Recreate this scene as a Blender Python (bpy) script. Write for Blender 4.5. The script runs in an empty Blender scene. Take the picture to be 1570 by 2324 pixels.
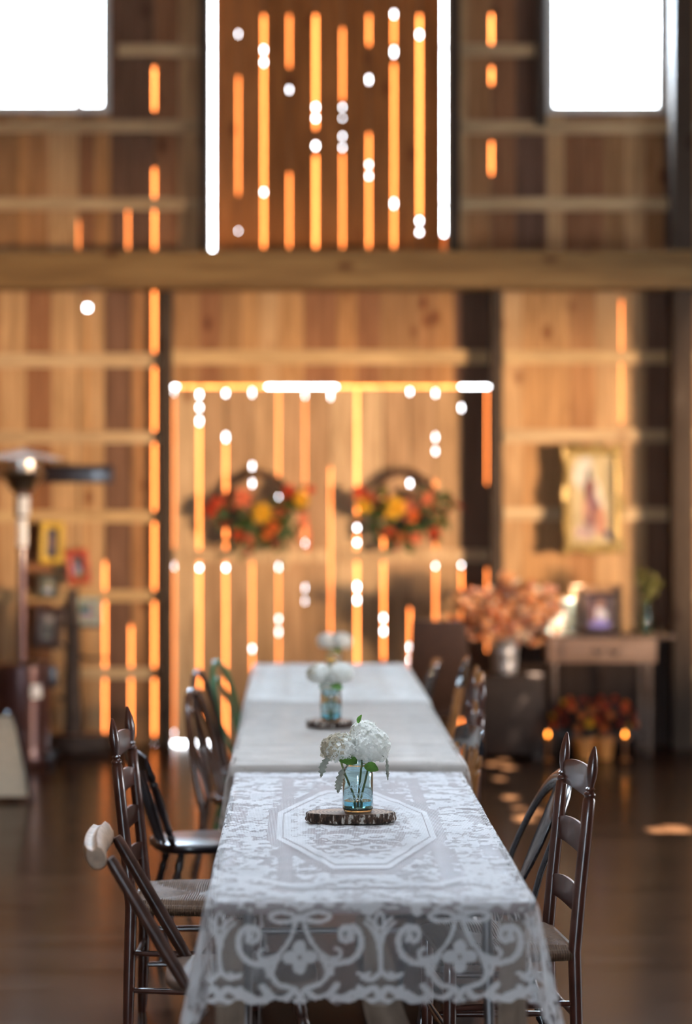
import bpy, bmesh, math, random
import numpy as np
from mathutils import Vector, Matrix
random.seed(7)
np.random.seed(7)
PI = math.pi
S = bpy.context.scene
COL = S.collection
# ------------------------------------------------------------------ camera
F = 5343.0            # focal length in pixels of the 1570x2324 frame
CAMZ, HY, CX = 1.78, 1105.0, 785.0
WALL = 16.25          # distance of the end wall
P = WALL / F
cam_d = bpy.data.cameras.new('camera')
cam = bpy.data.objects.new('camera', cam_d)
COL.objects.link(cam)
cam.location = (0, 0, CAMZ)
cam.rotation_euler = (PI / 2, 0, 0)
cam_d.sensor_fit = 'VERTICAL'
cam_d.sensor_height = 36.0
cam_d.lens = 36.0 * F / 2324.0
cam_d.shift_y = -(1162 - HY) / 2324.0
cam_d.clip_start = 0.1
cam_d.clip_end = 200
cam_d.dof.use_dof = True
cam_d.dof.focus_distance = 7.2
cam_d.dof.aperture_fstop = cam_d.lens / 64.0     # entrance pupil 64 mm wide
S.camera = cam
# ------------------------------------------------------------------ world, light, exposure
S.view_settings.view_transform = 'Standard'
S.view_settings.look = 'None'
S.view_settings.exposure = 0.0
S.view_settings.gamma = 1.0
S.cycles.use_denoising = True
S.cycles.transparent_max_bounces = 24
S.cycles.max_bounces = 10
S.cycles.sample_clamp_indirect = 6.0
W = bpy.data.worlds.new('sky')
S.world = W
W.use_nodes = True
bg = W.node_tree.nodes['Background']
bg.inputs['Color'].default_value = (0.93, 0.95, 1.0, 1)
bg.inputs['Strength'].default_value = 22.0

def area(name, loc, target, sx, sy, power, color, portal=False, spread=180):
    l = bpy.data.lights.new(name, 'AREA')
    l.shape = 'RECTANGLE'; l.size = sx; l.size_y = sy; l.energy = power; l.color = color
    l.spread = math.radians(spread)
    if portal: l.cycles.is_portal = True
    o = bpy.data.objects.new(name, l); COL.objects.link(o)
    o.location = loc
    o.rotation_euler = (Vector(target) - Vector(loc)).to_track_quat('-Z', 'Y').to_euler()
    return o
# warm daylight coming in by the open side door on the right
area('side_door_light', (12.0, 4.5, 1.2), (0.0, 16.2, 1.6), 1.3, 1.0, 1300, (1.0, 0.68, 0.40), spread=100)
# cool daylight from the big open barn door behind the photographer
area('rear_door_light', (-0.6, -6.3, 1.5), (0, 8, 1.2), 1.7, 2.6, 330, (0.50, 0.76, 1.0))
# sky light entering by the two high windows of the end wall
area('window_light', (-2.3, 16.6, 5.3), (-0.3, 10.5, 0.8), 1.1, 1.1, 680, (0.66, 0.82, 1.0))
area('window_light', (1.8, 16.6, 5.3), (0.0, 9.5, 0.8), 0.75, 1.1, 510, (0.66, 0.82, 1.0))
# sun high on the right: reaches the floor through holes in the roof boards
# added fill light above the tables, with no opening in the roof
area('added_table_fill', (0.3, 7.7, 6.30), (0.15, 7.7, 0), 1.3, 5.0, 180, (0.74, 0.86, 1.0), spread=110)
SUN_DIR = Vector((0.55, -0.10, 1.0)).normalized()
sl = bpy.data.lights.new('sun', 'SUN'); sl.energy = 150; sl.angle = math.radians(0.5); sl.color = (1.0, 0.86, 0.7)
so = bpy.data.objects.new('sun', sl); COL.objects.link(so)
so.rotation_euler = SUN_DIR.to_track_quat('Z', 'Y').to_euler()
so.location = (6, 8, 9)

# ------------------------------------------------------------------ coordinates
def X(px, D=WALL): return (px - CX) * D / F
def Z(py, D=WALL): return CAMZ - (py - HY) * D / F

# ------------------------------------------------------------------ materials
def new_mat(name):
    m = bpy.data.materials.new(name); m.use_nodes = True
    nt = m.node_tree; b = nt.nodes['Principled BSDF']
    return m, nt, b
def plain(name, col, rough=0.5, metal=0.0, noise=0.0, nscale=30, bump=0.0, spec=0.5, coat=0.0):
    m, nt, b = new_mat(name)
    b.inputs['Roughness'].default_value = rough
    b.inputs['Metallic'].default_value = metal
    b.inputs['Specular IOR Level'].default_value = spec
    b.inputs['Coat Weight'].default_value = coat
    tc = nt.nodes.new('ShaderNodeTexCoord')
    n = nt.nodes.new('ShaderNodeTexNoise'); n.inputs['Scale'].default_value = nscale; n.inputs['Detail'].default_value = 4
    nt.links.new(tc.outputs['Object'], n.inputs['Vector'])
    r = nt.nodes.new('ShaderNodeValToRGB')
    r.color_ramp.elements[0].position = 0.3; r.color_ramp.elements[1].position = 0.7
    r.color_ramp.elements[0].color = tuple(c * (1 - noise) for c in col) + (1,)
    r.color_ramp.elements[1].color = tuple(min(1, c * (1 + noise)) for c in col) + (1,)
    nt.links.new(n.outputs['Fac'], r.inputs['Fac']); nt.links.new(r.outputs['Color'], b.inputs['Base Color'])
    if bump:
        bp = nt.nodes.new('ShaderNodeBump'); bp.inputs['Strength'].default_value = bump; bp.inputs['Distance'].default_value = 0.004
        nt.links.new(n.outputs['Fac'], bp.inputs['Height']); nt.links.new(bp.outputs['Normal'], b.inputs['Normal'])
    return m
def wood(name, cols, axis='Z', rough=0.7, spec=0.3, scale=1.0, island=True, stretch=14, knots=True):
    """cols: list of base colours picked per board (per loose piece), with grain along axis"""
    m, nt, b = new_mat(name)
    b.inputs['Roughness'].default_value = rough; b.inputs['Specular IOR Level'].default_value = spec
    tc = nt.nodes.new('ShaderNodeTexCoord'); mp = nt.nodes.new('ShaderNodeMapping')
    sc = [stretch * scale] * 3; sc['XYZ'.index(axis)] = 1.1 * scale
    mp.inputs['Scale'].default_value = sc
    nt.links.new(tc.outputs['Object'], mp.inputs['Vector'])
    geo = nt.nodes.new('ShaderNodeNewGeometry')
    n = nt.nodes.new('ShaderNodeTexNoise'); n.noise_dimensions = '4D'; n.inputs['Scale'].default_value = 2.2
    n.inputs['Detail'].default_value = 7; n.inputs['Distortion'].default_value = 0.7
    nt.links.new(mp.outputs['Vector'], n.inputs['Vector'])
    mu = nt.nodes.new('ShaderNodeMath'); mu.operation = 'MULTIPLY'; mu.inputs[1].default_value = 40
    nt.links.new(geo.outputs['Random Per Island'], mu.inputs[0]); nt.links.new(mu.outputs[0], n.inputs['W'])
    cr = nt.nodes.new('ShaderNodeValToRGB'); cr.color_ramp.interpolation = 'CONSTANT' if island else 'LINEAR'
    e = cr.color_ramp.elements
    while len(e) < len(cols): e.new(0.5)
    for i, c in enumerate(cols):
        e[i].position = i / len(cols); e[i].color = tuple(c) + (1,)
    if island: nt.links.new(geo.outputs['Random Per Island'], cr.inputs['Fac'])
    else: nt.links.new(n.outputs['Fac'], cr.inputs['Fac'])
    gr = nt.nodes.new('ShaderNodeValToRGB')
    gr.color_ramp.elements[0].position = 0.3; gr.color_ramp.elements[1].position = 0.68
    gr.color_ramp.elements[0].color = (0.62, 0.55, 0.48, 1); gr.color_ramp.elements[1].color = (1.12, 1.1, 1.08, 1)
    nt.links.new(n.outputs['Fac'], gr.inputs['Fac'])
    mx = nt.nodes.new('ShaderNodeMix'); mx.data_type = 'RGBA'; mx.blend_type = 'MULTIPLY'; mx.inputs[0].default_value = 1
    nt.links.new(cr.outputs['Color'], mx.inputs[6]); nt.links.new(gr.outputs['Color'], mx.inputs[7])
    out = mx.outputs[2]
    if knots:
        v = nt.nodes.new('ShaderNodeTexVoronoi'); v.inputs['Scale'].default_value = 1.7
        mp2 = nt.nodes.new('ShaderNodeMapping'); s2 = [2.2, 2.2, 2.2]; s2['XYZ'.index(axis)] = 1.2
        mp2.inputs['Scale'].default_value = s2
        nt.links.new(tc.outputs['Object'], mp2.inputs['Vector']); nt.links.new(mp2.outputs['Vector'], v.inputs['Vector'])
        kr = nt.nodes.new('ShaderNodeValToRGB'); kr.color_ramp.elements[0].position = 0.05; kr.color_ramp.elements[1].position = 0.16
        kr.color_ramp.elements[0].color = (0.45, 0.28, 0.2, 1); kr.color_ramp.elements[1].color = (1, 1, 1, 1)
        nt.links.new(v.outputs['Distance'], kr.inputs['Fac'])
        m2 = nt.nodes.new('ShaderNodeMix'); m2.data_type = 'RGBA'; m2.blend_type = 'MULTIPLY'; m2.inputs[0].default_value = 1
        nt.links.new(out, m2.inputs[6]); nt.links.new(kr.outputs['Color'], m2.inputs[7]); out = m2.outputs[2]
    nt.links.new(out, b.inputs['Base Color'])
    bp = nt.nodes.new('ShaderNodeBump'); bp.inputs['Strength'].default_value = 0.25; bp.inputs['Distance'].default_value = 0.003
    nt.links.new(n.outputs['Fac'], bp.inputs['Height']); nt.links.new(bp.outputs['Normal'], b.inputs['Normal'])
    return m
def translucent(name, col, mixfac=0.85):
    m, nt, b = new_mat(name)
    b.inputs['Base Color'].default_value = tuple(col) + (1,); b.inputs['Roughness'].default_value = 0.8
    t = nt.nodes.new('ShaderNodeBsdfTranslucent'); t.inputs['Color'].default_value = tuple(col) + (1,)
    mx = nt.nodes.new('ShaderNodeMixShader'); mx.inputs[0].default_value = mixfac
    out = nt.nodes['Material Output']
    nt.links.new(b.outputs[0], mx.inputs[1]); nt.links.new(t.outputs[0], mx.inputs[2]); nt.links.new(mx.outputs[0], out.inputs['Surface'])
    return m
def leafy(name, col, noise=0.25, trans=0.3, rough=0.55, nscale=60):
    m = plain(name, col, rough, noise=noise, nscale=nscale)
    nt = m.node_tree; b = nt.nodes['Principled BSDF']
    t = nt.nodes.new('ShaderNodeBsdfTranslucent')
    nt.links.new(nt.nodes['Color Ramp'].outputs['Color'], t.inputs['Color'])
    mx = nt.nodes.new('ShaderNodeMixShader'); mx.inputs[0].default_value = trans
    nt.links.new(b.outputs[0], mx.inputs[1]); nt.links.new(t.outputs[0], mx.inputs[2])
    nt.links.new(mx.outputs[0], nt.nodes['Material Output'].inputs['Surface'])
    return m
def glass(name, col, rough=0.0, ior=1.45):
    m, nt, b = new_mat(name)
    b.inputs['Base Color'].default_value = tuple(col) + (1,); b.inputs['Roughness'].default_value = rough
    b.inputs['Transmission Weight'].default_value = 1.0; b.inputs['IOR'].default_value = ior
    lp = nt.nodes.new('ShaderNodeBsdfTransparent')
    return m
def pane_mat():
    m, nt, b = new_mat('window_glass')
    t = nt.nodes.new('ShaderNodeBsdfTransparent'); t.inputs['Color'].default_value = (0.93, 0.96, 0.97, 1)
    g = nt.nodes.new('ShaderNodeBsdfGlossy'); g.inputs['Roughness'].default_value = 0.03
    mx = nt.nodes.new('ShaderNodeMixShader'); mx.inputs[0].default_value = 0.06
    nt.links.new(t.outputs[0], mx.inputs[1]); nt.links.new(g.outputs[0], mx.inputs[2])
    nt.links.new(mx.outputs[0], nt.nodes['Material Output'].inputs['Surface'])
    return m

M = {}
M['wall'] = wood('wall_boards', [(0.50, 0.28, 0.12), (0.41, 0.21, 0.09), (0.54, 0.34, 0.17), (0.30, 0.14, 0.065), (0.48, 0.25, 0.10), (0.57, 0.36, 0.18), (0.36, 0.195, 0.085)])
M['low_shade'] = wood('low_shade_wood', [(0.035, 0.020, 0.014), (0.045, 0.026, 0.018)])  # near-black tone stands for shade on the lower wall
M['wall_dark_shade'] = wood('dark_and_shade_wall_boards', [(0.16, 0.085, 0.055), (0.19, 0.10, 0.06)])  # own dark tone on some boards, painted post shade on others
M['loft'] = wood('loft_door_boards', [(0.50, 0.19, 0.050), (0.44, 0.165, 0.045), (0.55, 0.21, 0.06), (0.42, 0.155, 0.04)])
M['door'] = wood('door_boards', [(0.56, 0.37, 0.20), (0.50, 0.32, 0.17), (0.60, 0.42, 0.24), (0.53, 0.33, 0.18), (0.46, 0.29, 0.16)])
M['girt'] = wood('girt_wood', [(0.64, 0.47, 0.27), (0.58, 0.42, 0.24), (0.61, 0.42, 0.21)], axis='X')
M['beam'] = wood('beam_wood', [(0.27, 0.165, 0.065)], axis='X', scale=0.6)
M['post'] = wood('post_wood', [(0.070, 0.047, 0.032), (0.060, 0.042, 0.030)], axis='Z')
M['batten_glow'] = translucent('thin_batten', (0.62, 0.150, 0.030))
M['batten'] = wood('batten_wood', [(0.30, 0.17, 0.09)])
M['frame_white'] = plain('window_paint', (0.62, 0.60, 0.56), 0.5, noise=0.06)
M['pane'] = pane_mat()
M['added_frost'] = translucent('added_frosted_panel', (.8, .82, .84), .6)
M['ceiling'] = wood('roof_boards', [(0.22, 0.11, 0.045), (0.26, 0.13, 0.055)], axis='Y')
M['side'] = wood('side_wall_boards', [(0.30, 0.15, 0.06), (0.34, 0.17, 0.07), (0.26, 0.13, 0.05)])

def floor_mat():
    m, nt, b = new_mat('stained_floor')
    tc = nt.nodes.new('ShaderNodeTexCoord')
    mp = nt.nodes.new('ShaderNodeMapping'); mp.inputs['Scale'].default_value = (0.6, 2.2, 1)
    nt.links.new(tc.outputs['Object'], mp.inputs['Vector'])
    n = nt.nodes.new('ShaderNodeTexNoise'); n.inputs['Scale'].default_value = 1.6; n.inputs['Detail'].default_value = 8
    nt.links.new(mp.outputs['Vector'], n.inputs['Vector'])
    n2 = nt.nodes.new('ShaderNodeTexNoise'); n2.inputs['Scale'].default_value = 45; n2.inputs['Detail'].default_value = 4
    nt.links.new(mp.outputs['Vector'], n2.inputs['Vector'])
    r = nt.nodes.new('ShaderNodeValToRGB')
    r.color_ramp.elements[0].position = 0.3; r.color_ramp.elements[1].position = 0.72
    r.color_ramp.elements[0].color = (0.020, 0.0095, 0.005, 1); r.color_ramp.elements[1].color = (0.055, 0.027, 0.013, 1)
    ad = nt.nodes.new('ShaderNodeMix'); ad.data_type = 'FLOAT'; ad.inputs[0].default_value = 0.25
    nt.links.new(n.outputs['Fac'], ad.inputs[2]); nt.links.new(n2.outputs['Fac'], ad.inputs[3])
    nt.links.new(ad.outputs[0], r.inputs['Fac']); nt.links.new(r.outputs['Color'], b.inputs['Base Color'])
    rr = nt.nodes.new('ShaderNodeMapRange'); rr.inputs['To Min'].default_value = 0.13; rr.inputs['To Max'].default_value = 0.25
    nt.links.new(n.outputs['Fac'], rr.inputs['Value']); nt.links.new(rr.outputs[0], b.inputs['Roughness'])
    b.inputs['Specular IOR Level'].default_value = 0.5; b.inputs['IOR'].default_value = 1.10
    return m
M['floor'] = floor_mat()

# ------------------------------------------------------------------ mesh builder
class MB:
    def __init__(s): s.v = []; s.f = []; s.mi = []
    def add(s, verts, faces, mi=0):
        o = len(s.v); s.v += [tuple(v) for v in verts]
        s.f += [tuple(i + o for i in f) for f in faces]; s.mi += [mi] * len(faces)
    def box(s, x0, x1, y0, y1, z0, z1, mi=0):
        v = [(x0, y0, z0), (x1, y0, z0), (x1, y1, z0), (x0, y1, z0), (x0, y0, z1), (x1, y0, z1), (x1, y1, z1), (x0, y1, z1)]
        s.add(v, [(0, 3, 2, 1), (4, 5, 6, 7), (0, 1, 5, 4), (1, 2, 6, 5), (2, 3, 7, 6), (3, 0, 4, 7)], mi)
    def tube(s, pts, rad, n=12, mi=0, flat=1.0, cap=True, closed=False, up=None):
        pts = [Vector(p) for p in pts]; N = len(pts)
        if not hasattr(rad, '__len__'): rad = [rad] * N
        tang = []
        for i in range(N):
            if closed: t = pts[(i + 1) % N] - pts[i - 1]
            else: t = pts[min(i + 1, N - 1)] - pts[max(i - 1, 0)]
            tang.append(t.normalized() if t.length > 1e-9 else Vector((0, 0, 1)))
        u = Vector(up) if up else (Vector((0, 0, 1)) if abs(tang[0].z) < 0.8 else Vector((1, 0, 0)))
        vs = []
        for i in range(N):
            t = tang[i]; u = (u - t * u.dot(t)).normalized(); w = t.cross(u)
            for k in range(n):
                a = 2 * PI * k / n
                vs.append(pts[i] + (u * math.cos(a) * flat + w * math.sin(a)) * rad[i])
        fs = []
        for i in range(N if closed else N - 1):
            j = (i + 1) % N
            for k in range(n):
                fs.append((i * n + k, i * n + (k + 1) % n, j * n + (k + 1) % n, j * n + k))
        if cap and not closed:
            fs.append(tuple(range(n - 1, -1, -1))); fs.append(tuple((N - 1) * n + k for k in range(n)))
        s.add(vs, fs, mi)
    def lathe(s, prof, p0=(0, 0, 0), p1=(0, 0, 1), n=16, mi=0, cap=True, bend=None):
        """prof: (t along p0->p1 , radius)"""
        p0 = Vector(p0); p1 = Vector(p1)
        s.tube_axis([(p0.lerp(p1, t)) for t, r in prof], [r for t, r in prof], (p1 - p0), n, mi, cap)
    def tube_axis(s, pts, rad, ax, n, mi, cap=True):
        ax = ax.normalized(); u = Vector((0, 0, 1)) if abs(ax.z) < 0.8 else Vector((1, 0, 0))
        u = (u - ax * u.dot(ax)).normalized(); w = ax.cross(u); vs = []
        for p, r in zip(pts, rad):
            for k in range(n):
                a = 2 * PI * k / n; vs.append(p + (u * math.cos(a) + w * math.sin(a)) * r)
        fs = []
        for i in range(len(pts) - 1):
            for k in range(n):
                fs.append((i * n + k, i * n + (k + 1) % n, (i + 1) * n + (k + 1) % n, (i + 1) * n + k))
        if cap:
            fs.append(tuple(range(n - 1, -1, -1))); fs.append(tuple((len(pts) - 1) * n + k for k in range(n)))
        s.add(vs, fs, mi)
    def slab(s, outline, z0, z1, mi=0, rnd=0.006):
        """outline: list of (x,y) anticlockwise; rounded top and bottom edges"""
        c = Vector((sum(p[0] for p in outline) / len(outline), sum(p[1] for p in outline) / len(outline)))
        def ring(off, z):
            out = []
            for p in outline:
                d = Vector(p) - c; out.append((c.x + d.x * (1 - off / max(d.length, 1e-6)), c.y + d.y * (1 - off / max(d.length, 1e-6)), z))
            return out
        rings = [ring(rnd, z0), ring(0, z0 + rnd), ring(0, z1 - rnd), ring(rnd * .3, z1 - rnd * .3), ring(rnd, z1)]
        n = len(outline); vs = [v for r in rings for v in r]; fs = []
        for i in range(len(rings) - 1):
            for k in range(n): fs.append((i * n + k, i * n + (k + 1) % n, (i + 1) * n + (k + 1) % n, (i + 1) * n + k))
        fs.append(tuple(range(n - 1, -1, -1))); fs.append(tuple((len(rings) - 1) * n + k for k in range(n)))
        s.add(vs, fs, mi)
    def ribbon(s, center, halfw, thick, wdir, n_=None, mi=0):
        """flat bar following center points: halfw along per-point dir wdir, thickness across"""
        N = len(center); c = [Vector(p) for p in center]
        if not hasattr(halfw, '__len__'): halfw = [halfw] * N
        vs = []
        for i in range(N):
            t = (c[min(i + 1, N - 1)] - c[max(i - 1, 0)]).normalized()
            w = Vector(wdir); w = (w - t * w.dot(t)).normalized(); k = t.cross(w)
            for a, b in ((-1, -1), (1, -1), (1, 1), (-1, 1)):
                vs.append(c[i] + w * halfw[i] * a + k * thick * b)
        fs = []
        for i in range(N - 1):
            for k in range(4): fs.append((i * 4 + k, i * 4 + (k + 1) % 4, i * 4 + 4 + (k + 1) % 4, i * 4 + 4 + k))
        fs.append((3, 2, 1, 0)); fs.append(tuple((N - 1) * 4 + k for k in range(4)))
        s.add(vs, fs, mi)
    def ball(s, c, r, n=12, mi=0, sq=(1, 1, 1)):
        vs = []; fs = []; h = n // 2
        for i in range(h + 1):
            th = PI * i / h
            for k in range(n):
                a = 2 * PI * k / n
                vs.append((c[0] + r * sq[0] * math.sin(th) * math.cos(a), c[1] + r * sq[1] * math.sin(th) * math.sin(a), c[2] + r * sq[2] * math.cos(th)))
        for i in range(h):
            for k in range(n): fs.append((i * n + k, (i + 1) * n + k, (i + 1) * n + (k + 1) % n, i * n + (k + 1) % n))
        s.add(vs, fs, mi)
    def build(s, name, mats, parent=None, smooth=True, bevel=0.0, ang=40, label=None):
        me = bpy.data.meshes.new(name); me.from_pydata(s.v, [], s.f)
        if not isinstance(mats, (list, tuple)): mats = [mats]
        for m in mats: me.materials.append(m)
        if len(mats) > 1: me.polygons.foreach_set('material_index', s.mi)
        if bevel:
            bm = bmesh.new(); bm.from_mesh(me)
            bmesh.ops.recalc_face_normals(bm, faces=bm.faces)
            es = [e for e in bm.edges if len(e.link_faces) == 2 and e.calc_face_angle(0) > 0.6]
            bmesh.ops.bevel(bm, geom=es, offset=bevel, segments=2, affect='EDGES', profile=0.6)
            bm.to_mesh(me); bm.free()
        else:
            bm = bmesh.new(); bm.from_mesh(me); bmesh.ops.recalc_face_normals(bm, faces=bm.faces); bm.to_mesh(me); bm.free()
        if smooth:
            me.shade_smooth(); me.set_sharp_from_angle(angle=math.radians(ang))
        o = bpy.data.objects.new(name, me); COL.objects.link(o)
        if parent: o.parent = parent
        if label: o['label'] = label
        return o

def thing(name, label, cat, loc=(0, 0, 0), rz=0, group=None):
    o = bpy.data.objects.new(name, None); COL.objects.link(o)
    o.empty_display_size = 0.1
    o.location = loc; o.rotation_euler = (0, 0, rz); o['label'] = label; o['category'] = cat
    if group: o['group'] = group
    return o
def tag(o, label, cat, group=None, kind=None):
    o['label'] = label; o['category'] = cat
    if group: o['group'] = group
    if kind: o['kind'] = kind
    return o
def struct(o, label=None):
    o['kind'] = 'structure'
    if label: o['label'] = label
    return o
def dup(root, loc, rz, label, group=None):
    r = root.copy(); COL.objects.link(r); r.location = loc; r.rotation_euler = (0, 0, rz); r['label'] = label
    if group: r['group'] = group
    for ch in list(root.children):
        c = ch.copy(); COL.objects.link(c); c.parent = r
        for g in list(ch.children):
            d = g.copy(); COL.objects.link(d); d.parent = c
    return r

# ------------------------------------------------------------------ setting: the end wall
TOPZ = 6.4
XL, XR = -4.2, 6.6
Y0, Y1 = WALL, WALL + 0.025
wb = MB(); wd = MB()
cb = MB()
def cover(px, z0, z1, y): cb.box(X(px) - .02, X(px) + .02, y, y + .018, z0, z1)
def boards(mb, edges, gaps, z0, z1, y0=Y0, y1=Y1):
    for i in range(len(edges) - 1):
        g0 = gaps.get(round(edges[i]), 0.0025); g1 = gaps.get(round(edges[i + 1]), 0.0025)
        if round(edges[i]) not in gaps: cover(edges[i], z0, z1, y1)
        mb.box(X(edges[i]) + g0 / 2, X(edges[i + 1]) - g1 / 2, y0, y1, z0, z1)
def prange(a, b, step, first=None):
    out = [a]; x = first if first is not None else a + step
    while x < b - 8: out.append(x); x += step
    return out + [b]
pxL = CX + XL / P; pxR = CX + XR / P
zb, zm = Z(612), Z(873)
G = 0.0125
# lower left bay
gL = {round(350): 0.014, round(297): G, round(238): G, round(178): G}
eL = [350, 297, 238, 178, 118, 59]
x = 0
while x > pxL: eL.append(x); x -= 59.5
eL = sorted(eL + [pxL, 376])
light_e = []
for i in range(len(eL) - 1):
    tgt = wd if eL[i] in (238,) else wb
    g0 = gL.get(round(eL[i]), .0025); g1 = gL.get(round(eL[i + 1]), .0025)
    if i and eL[i] not in gL: cover(eL[i], 0, zb, Y1)
    if abs((eL[i] + eL[i + 1]) / 2 - 208) < 2:      # the board with the knot hole
        zh = Z(698); hh = 0.018
        xm0, xm1 = X(198) - hh, X(198) + hh
        a, b_ = X(eL[i]) + g0 / 2, X(eL[i + 1]) - g1 / 2
        tgt.box(a, xm0, Y0, Y1, 0, zb); tgt.box(xm1, b_, Y0, Y1, 0, zb)
        tgt.box(xm0, xm1, Y0, Y1, 0, zh - hh); tgt.box(xm0, xm1, Y0, Y1, zh + hh, zb)
        continue
    tgt.box(X(eL[i]) + g0 / 2, X(eL[i + 1]) - g1 / 2, Y0, Y1, 0, zb)
# header over the double door
boards(wb, [376, 420, 452, 500, 545, 590, 632, 690, 765, 810, 862, 905, 950, 990, 1030], {}, Z(875), zb)
boards(wd, [1030, 1075, 1129], {}, Z(875), zb)  # darker boards paint the shade cast by the post beside them
# lower right bay
gR = {round(1410): 0.008}
eR = [1129, 1185, 1240, 1293, 1352, 1410, 1465]
boards(wb, eR, gR, 0, zb)
boards(wd, [1465, 1520, 1545], {}, 0, zb)
xx = 1545; ee = [xx]
while xx < pxR: xx += 60; ee.append(min(xx, pxR))
boards(wb, ee, {}, 0, zb)
# upper left, around window 1 (px < 250, y < 258)
gUL = {round(350): G, round(290): 0.008, round(178): 0.006}
WIN_L = (-60 - 90, 250, -60)     # px left, px right, py of top
wl0 = -130
eU = [250, 290, 350, 405, 478]
for i in range(len(eU) - 1):
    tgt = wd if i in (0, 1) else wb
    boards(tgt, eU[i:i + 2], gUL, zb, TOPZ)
eu = [wl0, -80, -20, 40, 65, 110, 178, 215, 250]
boards(wb, eu, gUL, zb, Z(258)); boards(wb, eu, gUL, Z(-100), TOPZ)
boards(wb, prange(pxL, wl0, 60), {}, zb, TOPZ)
# upper right, around window 2 (1240..1507)
boards(wb, [1011, 1060, 1115, 1170], {1115: G, 1011: 0}, zb, TOPZ)
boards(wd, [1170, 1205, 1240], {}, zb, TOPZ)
er = [1240, 1280, 1320, 1370, 1420, 1465, 1507]
boards(wb, er, {}, zb, Z(258)); boards(wb, er, {}, Z(-100), TOPZ)
# slim side light right of window 2
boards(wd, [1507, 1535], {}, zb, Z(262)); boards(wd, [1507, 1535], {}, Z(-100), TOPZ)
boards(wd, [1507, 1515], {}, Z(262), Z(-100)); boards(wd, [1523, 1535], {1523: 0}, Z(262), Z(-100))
boards(wb, prange(1535, pxR, 60), {}, zb, TOPZ)
boards(wb, [478, 1011], {}, Z(30) + 1.6, TOPZ) if Z(30) + 1.6 < TOPZ else None
# strip of wall below the loft door
boards(wb, prange(478, 1011, 59), {}, zb - 0.0, Z(578))
wall = struct(wb.build('wall_back', M['wall'], smooth=False), 'end wall of vertical pine boards')
cb.build('cover_strips', M['batten'], wall, smooth=False); cb = MB()
wd.build('dark_and_shaded_boards', M['wall_dark_shade'], wall, smooth=False, label='dark boards, some toned for post shade')

# battens over the gaps, outside.  glow segments let daylight through, holes let it shine in
def batten(px, segs, lo, hi, parent, y=Y1 + 0.001, holes=(), hh=0.040, mats=None, w=0.045):
    """segs: list of (py_top, py_bottom) where the batten is thin and glows; holes: list of py"""
    zlo, zhi = lo, hi
    cuts = []
    for h in holes:
        py, k = h if isinstance(h, tuple) else (h, 1.0)
        cuts.append((Z(py) - hh * k / 2, Z(py) + hh * k / 2))
    pts = {zlo, zhi}
    for a, b in cuts: pts |= {a, b}
    for a, b in segs: pts |= {Z(a), Z(b)}
    pts = sorted(p for p in pts if zlo <= p <= zhi)
    mb = MB()
    for a, b in zip(pts[:-1], pts[1:]):
        m_ = (a + b) / 2
        if b - a < 1e-5 or any(c0 < m_ < c1 for c0, c1 in cuts): continue
        glow = any(Z(q) < m_ < Z(p_) for p_, q in segs)
        if glow: mb.add([(X(px) - w / 2, y, a), (X(px) + w / 2, y, a), (X(px) + w / 2, y, b), (X(px) - w / 2, y, b)], [(0, 1, 2, 3)], 1)
        else: mb.box(X(px) - w / 2, X(px) + w / 2, y, y + 0.018, a, b, 0)
    return mb.build('batten', [M['batten'], M['batten_glow']], parent, smooth=False)
batten(350, [(655, 800), (830, 990), (1000, 1340), (1365, 1672)], 0, zb, wall)
batten(297, [(1420, 1672)], 0, zb, wall)
batten(238, [(1275, 1672)], 0, zb, wall)
batten(178, [(1430, 1575)], 0, zb, wall)
batten(1410, [(680, 960)], 0, zb, wall)
batten(350, [(150, 250), (380, 565)], zb, TOPZ, wall)
batten(290, [(470, 565)], zb, TOPZ, wall)
batten(178, [(500, 565)], zb, TOPZ, wall)
batten(1115, [(30, 105), (150, 190), (320, 395)], zb, TOPZ, wall)

# girts, the tie beam and the posts
gm = MB()
def girt(pxa, pxb, py, h=30, d=0.045, mb=gm):
    mb.box(X(pxa, WALL - .02), X(pxb, WALL - .02), Y0 - d, Y0 - 0.001, Z(py + h / 2), Z(py - h / 2))
for py, h in ((818, 32), (992, 28), (1172, 28), (1352, 26), (1527, 25)): girt(pxL, 362, py, h)
girt(390, 1114, 811, 32)
for py in (811, 990, 1166): girt(1143, 1520, py, 30)
for py in (116, -50): girt(268, 455, py, 28)
for py, in ((288,), (464,)): girt(pxL, 455, py, 28)
for py in (116, -50): girt(1045, 1215, py, 28)
for py in (290, 464): girt(1045, 1520, py, 30)
for py in (290, 464, 811, 990, 1166, 1352, 1527): girt(1550, pxR, py, 28)
gm.build('girts', M['girt'], wall, smooth=False)['kind'] = 'stuff'
t = MB(); yb = 15.85
t.box(XL, XR, yb, Y0 - 0.05, Z(652, yb), Z(568, yb)); struct(t.build('trim_1', M['beam'], bevel=0.008), 'heavy brown timber tie beam')
def post(n, pxa, pxb, z0, z1, yf, mat='post'):
    q = MB(); q.box(X(pxa, yf), X(pxb, yf), yf, Y0 - 0.0, z0, z1); struct(q.build('trim_%d' % n, M[mat], bevel=0.006), 'dark timber post')
post(2, 363, 390, 0, Z(652, yb) , 16.15)
post(3, 1114, 1141, 0, Z(652, yb), 16.03)
post(4, 1528, 1575, 0, TOPZ, 15.95)
post(5, 452, 474, Z(568, yb), TOPZ, 16.12)
post(6, 1019, 1044, Z(568, yb), TOPZ, 16.12)
post(7, 1216, 1238, Z(290), TOPZ, 16.15)
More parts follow.
